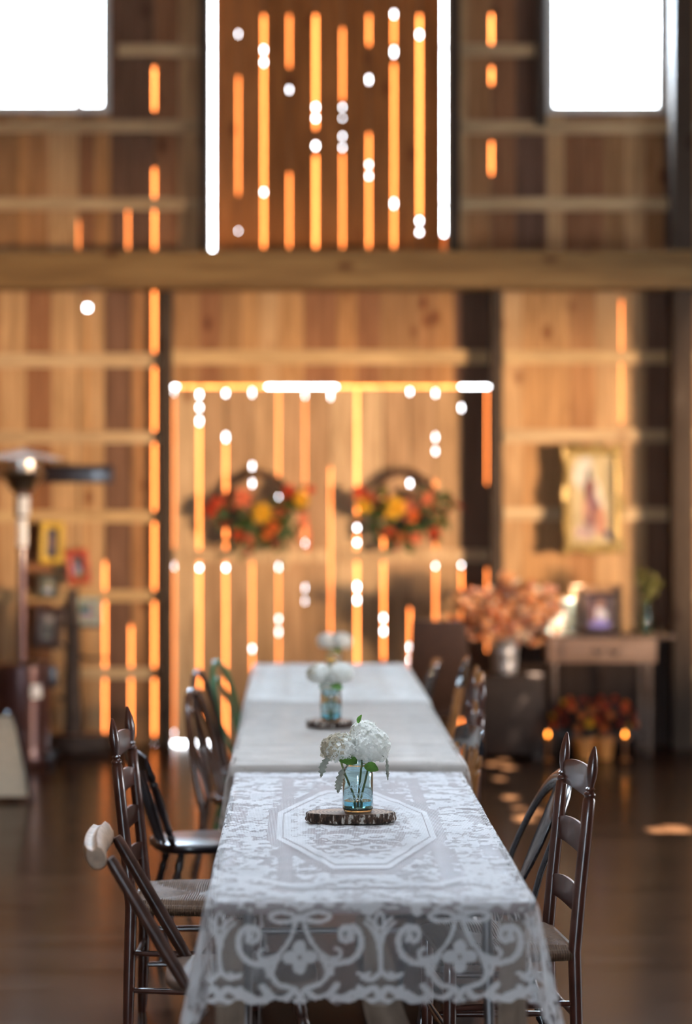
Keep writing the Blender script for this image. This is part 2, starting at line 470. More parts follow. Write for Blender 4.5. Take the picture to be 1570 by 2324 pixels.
# windows
def window(n, pa, pb, pt, pbm):
    f = MB(); w = 17 * P; d0, d1 = Y0 - 0.03, Y0 + 0.05
    f.box(X(pa) , X(pa) + w, d0, d1, Z(pbm), Z(pt)); f.box(X(pb) - w, X(pb), d0, d1, Z(pbm), Z(pt))
    f.box(X(pa) + w, X(pb) - w, d0, d1, Z(pbm), Z(pbm) + w); f.box(X(pa) + w, X(pb) - w, d0, d1, Z(pt) - w, Z(pt))
    fo = struct(f.build('window_%d' % n, M['frame_white'], bevel=0.004), 'white framed window full of daylight')
    q = MB(); q.box(X(pa) + w, X(pb) - w, Y0 + 0.01, Y0 + 0.014, Z(pbm) + w, Z(pt) - w); q.build('pane', M['pane'], fo, smooth=False)
window(1, -130, 250, -100, 258)
window(2, 1240, 1509, -100, 260)

# ---- loft door (upper centre)
ld = MB(); yl = Y0 + 0.03
lg = [540, 598, 656, 716, 777, 837, 894, 952]
gl = {540: .008, 598: .013, 656: .009, 716: .016, 777: .009, 837: .011, 894: .012, 952: .016}
ed = [485.5] + lg + [1004]
gl.update({486: .0, 485: 0, 1004: 0}); boards(ld, ed, gl, Z(600), TOPZ - .1, yl, yl + .025)
loft = struct(ld.build('door_1', M['loft'], smooth=False), 'loft door of dark vertical boards')
kw = dict(lo=Z(600), hi=TOPZ - .1, parent=loft, y=yl + .0265)
batten(540, [(170, 440)], holes=[(73, .8), (522, .45)], **kw)
batten(598, [(30, 560)], holes=[(110, .9), (138, .8), (434, .7)], **kw)
batten(656, [(30, 150), (390, 560)], holes=[(200, .8)], **kw)
batten(716, [(30, 290), (350, 560)], holes=[(240, .7), (265, .7), (328, .9)], **kw)
batten(777, [(60, 225), (345, 560)], holes=[(240, .6), (265, .4), (306, .6), (332, .6)], **kw)
batten(837, [(30, 100), (300, 560)], holes=[(177, 1.1), (371, .55), (397, .6)], **kw)
batten(894, [(30, 100), (140, 560)], holes=[(28, 1), (114, 1.4), (460, 1.1)], **kw)
batten(952, [(30, 490)], holes=[(75, .9), (499, .8), (525, .6)], **kw)
for py in (104, 463):
    for pa, pb in ((470, 500), (990, 1020)):
        q = MB(); q.box(X(pa), X(pb), yl + .026, yl + .031, Z(py + 2), Z(py - 2)); q.build('hinge_strap', M['post'], loft, smooth=False)
q = MB(); q.box(X(1000), X(1022), yl + .026, yl + .045, Z(600), Z(532)); q.build('stop_block', M['loft'], loft, smooth=False)
# ---- big double door (lower centre)
dl, dr = MB(), MB()
dg = [395, 452, 512, 572, 632, 692, 750, 810, 870, 930, 988, 1047, 1105]
gd = {395: .005, 452: .013, 512: .012, 572: .008, 632: .006, 692: .004, 750: .006, 810: .013, 870: .011, 930: .010, 988: .008, 1047: .010, 1105: .007}
DT = Z(880)
cb = MB(); gd[380] = 0
boards(dl, [380] + dg[:7], gd, 0.02, DT, Y0 + .005, Y0 + .03)
boards(dr, dg[6:12], gd, 0.004, DT, Y0 + .005, Y0 + .03)
d2 = struct(dl.build('door_2', M['door'], smooth=False), 'left leaf of the big plank double door')
d3 = struct(dr.build('door_3', M['door'], smooth=False), 'right leaf of the big plank double door')
q = MB(); boards(q, [1047, 1105, 1135], gd, 0.004, DT, Y0 + .005, Y0 + .03); q.build('dark_and_shaded_boards', M['wall_dark_shade'], d3, smooth=False)  # door boards coloured dark for the post's cast shade
kd = dict(lo=0.004, hi=DT, y=Y0 + .032)
def db(px, segs, holes): batten(px, segs, kd['lo'] if px > 750 else .02, kd['hi'], d2 if px <= 750 else d3, y=kd['y'], holes=holes)
db(395, [(900, 1680)], [(884, 1.6), (1272, .8), (1286, .8), (1665, .8)])
db(452, [(960, 1680)], [(895, .9), (924, .8), (955, 1.0), (1270, .7), (1289, .6), (1645, .9), (1660, .6)])
db(512, [(1000, 1680)], [(892, .8), (992, 1.1), (1270, .7), (1289, .7)])
db(572, [(1260, 1680)], [(890, 1.1), (1058, .9), (1097, .9), (1473, .8)])
db(632, [(870, 1100), (1290, 1680)], [(1130, .8), (1287, .9), (1405, .8), (1435, .9)])
db(692, [(900, 1230)], [(893, 1.5), (1233, .8), (1335, 1.0), (1365, .8)])
db(750, [(1060, 1680)], [(890, 2.2)])
db(810, [(880, 1180), (1210, 1680)], [(1198, .6), (1232, .6), (1265, .7), (1332, 1.0), (1362, .9)])
db(870, [(1110, 1500), (1560, 1680)], [(1265, .6), (1403, .8), (1433, .9)])
db(930, [(1380, 1680)], [(888, .8), (1097, .9), (1265, .7), (1470, .9), (1498, .6)])
db(988, [(1090, 1480)], [(892, 1.0), (992, .9), (1024, .8), (1265, .6), (1285, .6), (1537, 1.0)])
db(1047, [(1290, 1680)], [(925, .9), (1283, .5)])
db(1105, [(880, 1100), (1290, 1480)], [(1262, .4)])
# the slit over the doors: open in places, covered by a thin board elsewhere
q = MB()
def slit(a, b): q.add([(X(a), Y0 + .034, DT - .01), (X(b), Y0 + .034, DT - .01), (X(b), Y0 + .034, DT + .03), (X(a), Y0 + .034, DT + .03)], [(0, 1, 2, 3)])
slit(370, 385); slit(402, 605); slit(764, 1045); slit(1122, 1140)
q.build('head_batten', M['batten_glow'], d2, smooth=False)
q = MB(); q.box(X(392, 16.2), X(748, 16.2), Y0 - .02, Y0 + .005, Z(1276), Z(1246)); q.build('door_rail', M['door'], d2, bevel=.003)
q = MB(); q.box(X(640), X(657), Y0 - .03, Y0 + .0, Z(1290), Z(1240)); q.build('latch_block', M['girt'], d2, bevel=.003)
q = MB(); q.box(X(752, 16.2), X(1112, 16.2), Y0 - .02, Y0 + .005, Z(1276), Z(1246)); q.build('door_rail', M['door'], d3, bevel=.003)
# threshold strip shuts the bottom slit except at its left end
q = MB(); q.box(X(478), X(1130), Y0 + .032, Y0 + .05, -0.05, 0.03); q.build('threshold', M['batten'], d3, smooth=False)

# ------------------------------------------------------------------ floor, roof, other walls
q = MB(); q.box(-4.6, 6.9, -6.6, Y0 + 0.02, -0.1, 0.0); struct(q.build('floor', M['floor'], smooth=False), 'smooth dark brown floor')
# roof boards with small holes for the sun
spots = [(1102, 1703, .022), (1132, 1708, .028), (1107, 1718, .030), (1118, 1734, .028), (1142, 1726, .022), (1153, 1742, .030), (1134, 1768, .022),
         (1158, 1810, .028), (1190, 1858, .040), (1214, 1843, .030), (1176, 1833, .018), (1490, 1884, .034), (1530, 1881, .050), (1545, 1883, .04)]
holes = []
for px, py, r in spots:
    D = CAMZ * F / (py - HY); k = TOPZ / SUN_DIR.z
    holes.append((X(px, D) + SUN_DIR.x * k, D + SUN_DIR.y * k, r * 1.05, r * 2.6))
xs = sorted({-4.6, 7.0} | {h[0] - h[2] for h in holes} | {h[0] + h[2] for h in holes})
ys = sorted({-6.6, Y0 + .1} | {h[1] - h[3] for h in holes} | {h[1] + h[3] for h in holes})
q = MB()
for i in range(len(xs) - 1):
    for j in range(len(ys) - 1):
        cx, cy = (xs[i] + xs[i + 1]) / 2, (ys[j] + ys[j + 1]) / 2
        if any(abs(cx - h[0]) < h[2] and abs(cy - h[1]) < h[3] for h in holes): continue
        q.add([(xs[i], ys[j], TOPZ), (xs[i + 1], ys[j], TOPZ), (xs[i + 1], ys[j + 1], TOPZ), (xs[i], ys[j + 1], TOPZ)], [(0, 1, 2, 3)])
struct(q.build('ceiling', M['ceiling'], smooth=False), 'roof boards')
q = MB(); q.box(-.45, 1.05, 5.1, 10.3, TOPZ - .06, TOPZ - .01); fo = struct(q.build('window_3', M['frame_white'], bevel=.004), 'added frosted panel above the table fill light')  # unseen panel added to go with the fill light; roof is closed
q = MB(); q.box(-.4, 1.0, 5.15, 10.25, TOPZ - .07, TOPZ - .06); q.build('pane', M['added_frost'], fo, smooth=False)  # frosted sheet of the added unseen panel, no real roof window
def sidewall(name, x, ya, yb_, op=None):
    q = MB(); y = ya
    while y < yb_:
        y2 = min(y + .2, yb_)
        if op and op[0] < (y + y2) / 2 < op[1]: q.box(x, x + .03, y, y2, op[2], TOPZ); q.box(x, x + .03, y, y2, 0, op[3])
        else: q.box(x, x + .03, y, y2, 0, TOPZ)
        y = y2
    return struct(q.build(name, M['side'], smooth=False))
sidewall('wall_left', XL - .03, -6.6, Y0 + .03)
sidewall('wall_right', XR, -6.6, Y0 + .03, (8.0, 11.6, 2.1, 0.93))
q = MB(); x = XL
while x < XR:
    x2 = min(x + .2, XR)
    q.box(x, x2, -6.6, -6.57, 2.9 if -1.5 < x < .35 else 0, TOPZ); x = x2
struct(q.build('wall_front', M['side'], smooth=False))




# ------------------------------------------------------------------ object materials
M['maple'] = plain('reddish_brown_varnish', (0.066, 0.022, 0.014), 0.28, noise=0.35, nscale=14, coat=0.3)
M['dark_paint'] = plain('near_black_paint', (0.018, 0.012, 0.014), 0.3, noise=0.3, nscale=30, coat=0.2)
M['old_brown'] = plain('old_brown_varnish', (0.060, 0.026, 0.017), 0.36, noise=0.4, nscale=16)
M['worn'] = plain('worn_pale_wood', (0.30, 0.185, 0.11), 0.55, noise=0.35, nscale=35)
M['worn_seat'] = plain('worn_brown_seat', (0.13, 0.08, 0.055), 0.62, noise=0.4, nscale=9)
M['bentwood'] = plain('bentwood_brown', (0.085, 0.035, 0.018), 0.25, noise=0.3, nscale=12, coat=0.4)
M['green_paint'] = plain('green_paint', (0.035, 0.16, 0.065), 0.35, noise=0.3, nscale=12, coat=0.2)
M['golden'] = plain('golden_oak', (0.33, 0.14, 0.04), 0.3, noise=0.3, nscale=12, coat=0.3)
M['black_gloss'] = plain('black_gloss', (0.02, 0.02, 0.024), 0.22, noise=0.2, nscale=30, coat=0.6)
M['leather'] = plain('dark_leather', (0.045, 0.020, 0.012), 0.6, noise=0.3, nscale=40)

def rush_mat():
    m, nt, b = new_mat('woven_rush'); b.inputs['Roughness'].default_value = 0.5
    tc = nt.nodes.new('ShaderNodeTexCoord'); sp = nt.nodes.new('ShaderNodeSeparateXYZ'); nt.links.new(tc.outputs['UV'], sp.inputs[0])
    w = nt.nodes.new('ShaderNodeMath'); w.operation = 'SINE'; mu = nt.nodes.new('ShaderNodeMath'); mu.operation = 'MULTIPLY'; mu.inputs[1].default_value = 2 * PI / 0.0075
    nt.links.new(sp.outputs[0], mu.inputs[0]); nt.links.new(mu.outputs[0], w.inputs[0])
    n = nt.nodes.new('ShaderNodeTexNoise'); n.inputs['Scale'].default_value = 60; nt.links.new(tc.outputs['UV'], n.inputs['Vector'])
    r = nt.nodes.new('ShaderNodeValToRGB'); r.color_ramp.elements[0].color = (0.06, 0.03, 0.017, 1); r.color_ramp.elements[1].color = (0.24, 0.14, 0.08, 1)
    nt.links.new(n.outputs['Fac'], r.inputs['Fac']); nt.links.new(r.outputs['Color'], b.inputs['Base Color'])
    bp = nt.nodes.new('ShaderNodeBump'); bp.inputs['Strength'].default_value = 0.9; bp.inputs['Distance'].default_value = 0.003
    nt.links.new(w.outputs[0], bp.inputs['Height']); nt.links.new(bp.outputs['Normal'], b.inputs['Normal'])
    return m
M['rush'] = rush_mat()

# ------------------------------------------------------------------ chairs: origin under the back, facing +x
def bez(p0, p1, p2, p3, n=10):
    p0, p1, p2, p3 = map(Vector, (p0, p1, p2, p3)); out = []
    for i in range(n + 1):
        t = i / n; out.append(p0 * (1 - t) ** 3 + p1 * 3 * t * (1 - t) ** 2 + p2 * 3 * t * t * (1 - t) + p3 * t ** 3)
    return out
def rush_seat(parent, w0, w1, d, z, th=0.035):
    """four woven triangles meeting in valleys; uv.x runs across the strands"""
    N = 22; me = bpy.data.meshes.new('seat'); vs = []; uvs = []; fs = []
    def pos(i, j, top=True):
        u = i / N; v = j / N; wid = w0 + (w1 - w0) * u
        x = u * d; y = (v - .5) * wid
        e = min(u, 1 - u, v, 1 - v); valley = abs(abs(u - .5) - abs(v - .5))
        zz = z - 0.016 * math.exp(-(valley * 9) ** 2) * min(1, e * 6) - 0.014 * max(0, 1 - e * 14) ** 2 + 0.0
        return (x, y, zz)
    for j in range(N):
        for i in range(N):
            q = [(i, j), (i + 1, j), (i + 1, j + 1), (i, j + 1)]
            c = ((i + .5) / N - .5, (j + .5) / N - .5)
            side = abs(c[0]) > abs(c[1])       # front/back triangles: strands run along x
            b0 = len(vs); vs += [pos(*k) for k in q]
            uvs += [((pos(*k)[1], pos(*k)[0]) if side else (pos(*k)[0], pos(*k)[1])) for k in q]
            fs.append((b0, b0 + 1, b0 + 2, b0 + 3))
    # rolled edges
    def edge(a, b, out):
        L = (Vector(b) - Vector(a)).length; K = 6
        for s in range(16):
            for k in range(K):
                def pt(s_, k_):
                    t = s_ / 16; an = PI * k_ / K; p = Vector(a).lerp(Vector(b), t)
                    return (p.x + out[0] * math.sin(an) * th / 2 * 1.2, p.y + out[1] * math.sin(an) * th / 2 * 1.2, z - .014 - th / 2 + math.cos(an) * th / 2), (t * L, an * .02)
                b0 = len(vs)
                for cc in ((s, k), (s + 1, k), (s + 1, k + 1), (s, k + 1)):
                    pp, uv = pt(*cc); vs.append(pp); uvs.append(uv)
                fs.append((b0, b0 + 1, b0 + 2, b0 + 3))
    A, B, C_, D_ = (0, -w0 / 2, 0), (d, -w1 / 2, 0), (d, w1 / 2, 0), (0, w0 / 2, 0)
    edge(A, B, (0, -1)); edge(B, C_, (1, 0)); edge(D_, C_, (0, 1)); edge(A, D_, (-1, 0))
    b0 = len(vs)
    for p in (A, B, C_, D_): vs.append((p[0], p[1], z - .03 - th / 2)); uvs.append((p[0], p[1]))
    fs.append((b0 + 3, b0 + 2, b0 + 1, b0))
    me.from_pydata(vs, [], fs); me.materials.append(M['rush'])
    uvl = me.uv_layers.new(name='UVMap')
    for l in me.loops: uvl.data[l.index].uv = uvs[l.vertex_index]
    me.shade_smooth()
    o = bpy.data.objects.new('seat', me); COL.objects.link(o); o.parent = parent
    return o

def ladderback(name, label, mat, slats, loc, rz, group=None, top=1.035, w=0.42, tilt=0.062, finial='long'):
    t = thing(name, label, 'chair', loc, rz, group)
    for s in (-1, 1):
        y0, y1 = s * w / 2 * 0.94, s * w / 2
        def at(z): k = max(0, (z - .45) / (top - .45)); return Vector((-tilt * k - .012 * max(0, (.45 - z) / .45) , y0 + (y1 - y0) * min(1, z / .45) * 0 + s * 0.0 + (y1 - y0) * 0, z))
        zs = [0, .03, .2, .43, .6, .8, top - .155, top - .148, top - .142, top - .137, top - .13, top - .123, top - .118, top - .11, top - .09, top - .065, top - .035, top - .012, top]
        rs = [.014, .0165, .019, .0195, .019, .0185, .018, .0145, .0175, .0175, .0105, .0145, .0095, .0105, .0150, .0165, .0130, .0075, .003]
        m = MB(); m.tube([at(z) for z in zs], rs, 16, up=(1, 0, 0)); m.build('post', mat, t, ang=50)
    for z, h in slats:
        m = MB(); n = 12; vs = []; K = 6
        for i in range(n + 1):
            u = -1 + 2 * i / n; y = u * (w / 2 * .94)
            xb = -tilt * (z - .45) / (top - .45) - .022 * (1 - u * u)
            hh = h * (.62 + .38 * math.cos(u * PI * .48) ** .7 if abs(u) < .99 else .62)
            lo = -h * .42 - .006 * math.cos(u * PI)
            for a, b in ((-1, lo), (1, lo), (1, lo + hh), (-1, lo + hh)): vs.append((xb + a * .0045, y, z + b))
        fs = []
        for i in range(n):
            for k in range(4): fs.append((i * 4 + k, i * 4 + (k + 1) % 4, i * 4 + 4 + (k + 1) % 4, i * 4 + 4 + k))
        fs += [(3, 2, 1, 0), tuple(n * 4 + k for k in range(4))]
        m.add(vs, fs); m.build('slat', mat, t, bevel=.0015)
    d = .37; w1 = w + .05
    for s in (-1, 1):
        m = MB(); m.tube([(d - .0, s * w1 / 2 * .97, z) for z in (0, .02, .2, .38, .41, .425)], [.013, .016, .019, .019, .017, .006], 14, up=(1, 0, 0)); m.build('leg', mat, t)
    m = MB()
    for z in (.16, .28):
        for s in (-1, 1): m.tube([(0, s * w / 2 * .94, z), (d / 2, s * (w + w1) / 4 * .96, z), (d, s * w1 / 2 * .97, z)], [.008, .0115, .008], 10)
    for z in (.2, .31): m.tube([(d, -w1 / 2 * .97, z), (d, 0, z), (d, w1 / 2 * .97, z)], [.008, .012, .008], 10)
    m.tube([(-.005, -w / 2 * .94, .24), (-.005, w / 2 * .94, .24)], .009, 10)
    m.build('stretchers', mat, t)
    rush_seat(t, w * .92, w1, d, .452)
    return t

def seat_outline(w0, w1, d, x0=-.02, n=40, p=3.2):
    out = []
    for i in range(n):
        a = 2 * PI * i / n; c, s = math.cos(a), math.sin(a)
        cx = math.copysign(abs(c) ** (2 / p), c); sy = math.copysign(abs(s) ** (2 / p), s)
        u = (cx + 1) / 2; out.append((x0 + u * d, sy * (w0 + (w1 - w0) * u) / 2))
    return out
def turned(m, p0, p1, r, n=12):
    prof = [(0, r * .7), (.06, r * .75), (.12, r), (.16, r * .65), (.2, r), (.24, r * .8), (.5, r * 1.05), (.74, r * .8), (.78, r), (.82, r * .65), (.86, r), (.93, r * .85), (1, r * .7)]
    m.lathe(prof, p0, p1, n)
def splay_legs(t, mat, d, w, z, r=.017, x0=0.02, st=True):
    tops = [(x0 + .05, -w * .32), (x0 + .05, w * .32), (x0 + d - .07, -w * .36), (x0 + d - .07, w * .36)]
    bots = [(x0 - .045, -w * .47), (x0 - .045, w * .47), (x0 + d + .0, -w * .49), (x0 + d + .0, w * .49)]
    for a, b in zip(tops, bots):
        m = MB(); turned(m, (b[0], b[1], 0), (a[0], a[1], z), r); m.build('leg', mat, t)
    if st:
        def mid(i, f): a, b = tops[i], bots[i]; return (b[0] + (a[0] - b[0]) * f, b[1] + (a[1] - b[1]) * f, z * f)
        m = MB()
        for i, j in ((0, 2), (1, 3)): m.tube([mid(i, .45), tuple((Vector(mid(i, .45)) + Vector(mid(j, .45))) / 2), mid(j, .45)], [.007, .012, .007], 10)
        m.tube([mid(2, .55), tuple((Vector(mid(2, .55)) + Vector(mid(3, .55))) / 2), mid(3, .55)], [.007, .012, .007], 10)
        m.build('stretchers', mat, t)

def windsor(name, label, mat, loc, rz, top=.80, tilt=.13, group=None, seatmat=None, crestmat=None, spmat=None, w=.40, crest_h=.075, zs=.445, nsp=4, thick=.016, cw=None):
    t = thing(name, label, 'chair', loc, rz, group)
    m = MB(); m.slab(seat_outline(w * .94, w, .40), zs - .034, zs, rnd=.009); so_ = m.build('seat', seatmat or mat, t, ang=60)
    splay_legs(t, mat, .36, w, zs - .03)
    cw = cw or w * 1.06
    def top_pt(u, z=top - crest_h * .8): return Vector((.015 - tilt * (z - zs) / (top - zs) - .018 * (1 - u * u), u * cw / 2 * .86, z))
    for s in (-1, 1):
        m = MB(); turned(m, (.035, s * w * .38, zs - .01), top_pt(s), thick); m.build('back_post', spmat or mat, t)
    for i in range(nsp):
        u = -1 + 2 * (i + 1) / (nsp + 1)
        m = MB(); p0 = Vector((.02 - .012 * (1 - u * u), u * w * .40, zs - .01)); p1 = top_pt(u)
        m.tube([p0, p0.lerp(p1, .35), p0.lerp(p1, .6), p1], [.0065, .0095, .008, .006], 10); m.build('spindle', spmat or mat, t)
    m = MB(); n = 16; vs = []
    for i in range(n + 1):
        u = -1 + 2 * i / n; y = u * cw / 2; hh = crest_h * (1 - .30 * abs(u) ** 5)
        for a, b in ((-1, 0), (1, 0), (1, .55), (.5, 1), (-.5, 1), (-1, .55)):
            z = top - crest_h + b * hh + (crest_h * .12 * abs(u) ** 3 if b == 0 else 0)
            x = .015 - tilt * (z - zs) / (top - zs) - .03 * (1 - u * u) + a * .010
            vs.append((x, y, z))
    fs = []
    for i in range(n):
        for k in range(6): fs.append((i * 6 + k, i * 6 + (k + 1) % 6, i * 6 + 6 + (k + 1) % 6, i * 6 + 6 + k))
    fs += [tuple(range(5, -1, -1)), tuple(n * 6 + k for k in range(6))]
    m.add(vs, fs); m.build('crest_rail', crestmat or mat, t, ang=60)
    return t

def bentwood(name, label, mat, loc, rz, top=.89, tilt=.10, group=None, w=.40):
    t = thing(name, label, 'chair', loc, rz, group)
    zs = .46
    m = MB(); m.slab([(.19 + .2 * math.cos(a), .2 * math.sin(a)) for a in [2 * PI * i / 36 for i in range(36)]], zs - .03, zs, rnd=.010); m.build('seat', mat, t, ang=60)
    def hoop(wd, tp, r, z0):
        pts = []
        n = 26
        for i in range(n + 1):
            a = PI * i / n
            if i < 5: pass
            y = -wd / 2 * math.cos(a) * (1.0 if abs(math.cos(a)) < .9 else 1.0)
            zz = z0 + (tp - z0) * (max(0, math.sin(a)) ** .62)
            yy = y if True else y
            pts.append((.0 - tilt * (zz - z0) / (tp - z0), yy, zz))
        m = MB(); m.tube(pts, r, 12, up=(1, 0, 0)); return m
    hoop(w * .96, top, .0145, .40).build('outer_hoop', mat, t)
    hoop(w * .52, top - .085, .0095, .45).build('inner_hoop', mat, t)
    for s in (-1, 1):
        m = MB(); m.tube(bez((.0, s * w * .47, .42), (-.0, s * w * .47, .3), (-.02, s * w * .48, .15), (-.07, s * w * .52, 0)), [.0155] * 8 + [.014, .0135, .012], 12, up=(1, 0, 0)); m.build('leg', mat, t)
        m = MB(); m.tube(bez((.33, s * .13, .43), (.345, s * .14, .3), (.35, s * .15, .15), (.40, s * .185, 0)), [.016] * 8 + [.014, .013, .012], 12, up=(1, 0, 0)); m.build('leg', mat, t)
    m = MB(); m.tube([(.175 + .17 * math.cos(a), .165 * math.sin(a), .22) for a in [2 * PI * i / 30 for i in range(30)]], .0085, 10, closed=True); m.build('ring_stretcher', mat, t)
    return t

def bowback(name, label, mat, loc, rz, top=.84, tilt=.17, w=.44, zs=.45, group=None, seatmat=None):
    t = thing(name, label, 'chair', loc, rz, group)
    m = MB(); m.slab(seat_outline(w * .92, w, .42), zs - .035, zs, rnd=.012); m.build('seat', seatmat or mat, t, ang=60)
    splay_legs(t, mat, .38, w, zs - .03)
    pts = []; hw = []
    n = 28
    for i in range(n + 1):
        a = PI * i / n; zz = zs - .02 + (top - zs) * max(0, math.sin(a)) ** .55; u = math.cos(a)
        y = -w / 2 * .9 * u * (1 - .0 * zz)
        pts.append(Vector((.03 - tilt * ((zz - zs) / (top - zs)) ** 1.15 if zz > zs else .03, y, zz)))
        hw.append(.016 + .016 * max(0, math.sin(a)) ** 3)
    m = MB(); m.tube(pts, hw, 12, up=(1, 0, 0), flat=.62); m.build('bow', mat, t)
    # vase splat
    m = MB(); c = []; h = []
    for i in range(15):
        f = i / 14; zz = zs - .01 + (top - zs - .01) * f
        c.append(Vector((.028 - tilt * ((max(zz, zs) - zs) / (top - zs)) ** 1.15 - .012 * math.sin(PI * f), 0, zz)))
        h.append(.034 + .026 * math.sin(f * PI * .85) ** 2 + (.02 * max(0, f - .75) / .25) - .012 * math.exp(-((f - .14) / .07) ** 2))
    m.ribbon(c, h, .005, (0, 1, 0)); m.build('splat', mat, t, bevel=.0015)
    return t

sl4 = [(.925, .085), (.80, .08), (.675, .075), (.55, .07)]
sl3 = [(.905, .095), (.735, .09), (.56, .085)]
ladderback('ladderback_chair', 'reddish brown ladderback chair with woven rush seat on the left of the nearest table', M['maple'], sl4, (-.685, 7.78, 0), math.radians(-1.5), w=.44)
ladderback('ladderback_chair', 'tall rush-seated ladderback chair, the nearest chair on the right side', M['maple'], sl3, (.642, 7.04, 0), math.radians(186), top=1.025, w=.43, tilt=.06)
ladderback('ladderback_chair', 'pinkish brown ladderback chair, outermost at the right of the second table', M['maple'], sl4, (.50, 9.66, 0), math.radians(183), top=1.0, w=.42, tilt=.04)
windsor('spindle_chair', 'low black spindle back chair on the left, just beyond the ladderback chair', M['dark_paint'], (-.715, 8.92, 0), math.radians(15), top=.80, tilt=.10, w=.40, nsp=4)
# nearest chair on the left, leaning back, crest ends worn pale
def plank_chair(label, loc, rz):
    t = thing('plank_seat_chair', label, 'chair', loc, rz)
    zs, top, w = .445, .835, .42
    m = MB(); m.slab(seat_outline(w * .96, w * 1.02, .42, x0=-.03, p=4), zs - .03, zs, rnd=.009); m.build('seat', M['worn_seat'], t, ang=60, label='worn bare wooden seat')
    splay_legs(t, M['old_brown'], .38, w, zs - .03, r=.019)
    tl = .20
    for s in (-1, 1):
        m = MB(); a = Vector((.03, s * w * .42, zs - .012)); b = Vector((-tl + .035, s * w * .46, top - .07))
        m.tube([a, a.lerp(b, .3), a.lerp(b, .7), b, b + (b - a).normalized() * .02], [.020, .0235, .022, .0205, .016], 14, flat=.8); m.build('back_post', M['old_brown'], t)
    m = MB(); n = 20; vs = []; K = 14
    for i in range(n + 1):
        u = -1 + 2 * i / n; y = u * (w / 2 + .015); sc = 1.0 if abs(u) < .97 else .82
        cx = -tl - .01 - .0 * (1 - u * u); cz = top - .045
        for k in range(K):
            a = 2 * PI * k / K; r = (.024 + .006 * abs(math.cos(a))) * sc
            # two-lobed (heart shaped) section, tall side leaning with the back
            lx = r * 1.05 * math.cos(a); lz = r * 1.55 * math.sin(a) - (.012 if math.sin(a) > .9 else 0)
            vs.append((cx + lx * .9 - lz * .35 - .012 * (1 - u * u), y, cz + lz * .95 + lx * .25))
    fs = []
    for i in range(n):
        for k in range(K): fs.append((i * K + k, i * K + (k + 1) % K, (i + 1) * K + (k + 1) % K, (i + 1) * K + k))
    fs += [tuple(range(K - 1, -1, -1)), tuple(n * K + k for k in range(K))]
    m.add(vs, fs); m.build('crest_rail', M['worn'], t, ang=60, label='crest rail with rubbed pale ends')
    return t
plank_chair('dark wooden chair with worn pale crest rail, the nearest chair on the left', (-.470, 6.53, 0), math.radians(3))
bowback('bow_back_chair', 'glossy dark bow-back chair with vase splat, just beyond the nearest right-hand ladderback chair', M['black_gloss'], (.585, 7.72, 0), math.radians(189), top=.845, tilt=.17, w=.46)
# far chairs, left
gB = 'bentwood chairs on the left of the far tables'
bentwood('bentwood_chair', 'brown bentwood hoop back chair, nearest of the three hoop back chairs on the left', M['bentwood'], (-.570, 10.15, 0), math.radians(-11), top=.90, group=gB)
bentwood('bentwood_chair', 'very dark bentwood hoop back chair, standing before the green one', M['old_brown'], (-.60, 11.05, 0), math.radians(-11), top=.91, group=gB)
bentwood('bentwood_chair', 'green painted hoop back chair at the far left of the tables', M['green_paint'], (-.555, 11.85, 0), math.radians(-14), top=.90, group=gB)
# far chairs, right
windsor('spindle_chair', 'black chair with shiny crest rail tucked against the right edge of the second table', M['black_gloss'], (.455, 8.95, 0), math.radians(190), top=.87, tilt=.03, w=.40, spmat=M['golden'], nsp=4, crest_h=.10)
windsor('spindle_chair', 'golden oak spindle chair with a gleaming pale crest on the right of the third table', M['golden'], (.47, 10.75, 0), math.radians(176), top=1.0, tilt=.08, w=.40, crestmat=M['black_gloss'], nsp=5, crest_h=.13)
ladderback('ladderback_chair', 'golden ladderback chair on the right, between pinkish ladderback and oak spindle chair', M['golden'], sl4, (.53, 10.25, 0), math.radians(180), top=.99, w=.38, tilt=.05)
windsor('spindle_chair', 'small dark blue black spindle chair at the far right corner of the tables', M['black_gloss'], (.40, 12.55, 0), math.radians(180), top=.86, tilt=.09, w=.42, nsp=4)
# dark padded chair standing by the doors
t = thing('padded_chair', 'dark brown chair with a broad solid back facing the far end of the tables', 'chair', (.56, 14.0, 0), math.radians(80))
m = MB(); m.box(.0, .42, -.21, .21, .40, .46); m.build('seat', M['leather'], t, bevel=.015)
m = MB(); m.add([(.0, -.19, .46), (.03, -.19, .46), (.03, .19, .46), (.0, .19, .46), (-.10, -.165, .99), (-.075, -.165, .99), (-.075, .165, .99), (-.10, .165, .99)], [(0, 3, 2, 1), (4, 5, 6, 7), (0, 1, 5, 4), (1, 2, 6, 5), (2, 3, 7, 6), (3, 0, 4, 7)]); m.build('backrest', M['leather'], t, bevel=.01)
for sx, sy in ((0, -1), (0, 1), (1, -1), (1, 1)):
    m = MB(); m.box(.01 + sx * .37, .045 + sx * .37, sy * .19 - .018, sy * .19 + .018, 0, .41); m.build('leg', M['old_brown'], t, bevel=.003)

# ------------------------------------------------------------------ tables and lace cloths
def vnoise(x, y, seed):
    rs = np.random.RandomState(seed); g = rs.rand(128, 128)
    xi = np.floor(x).astype(int); yi = np.floor(y).astype(int); fx = x - xi; fy = y - yi
    fx = fx * fx * (3 - 2 * fx); fy = fy * fy * (3 - 2 * fy)
    G_ = lambda a, b: g[a % 128, b % 128]
    return (G_(xi, yi) * (1 - fx) + G_(xi + 1, yi) * fx) * (1 - fy) + (G_(xi, yi + 1) * (1 - fx) + G_(xi + 1, yi + 1) * fx) * fy
def sstep(a, b, x):
    t = np.clip((x - a) / (b - a), 0, 1); return t * t * (3 - 2 * t)
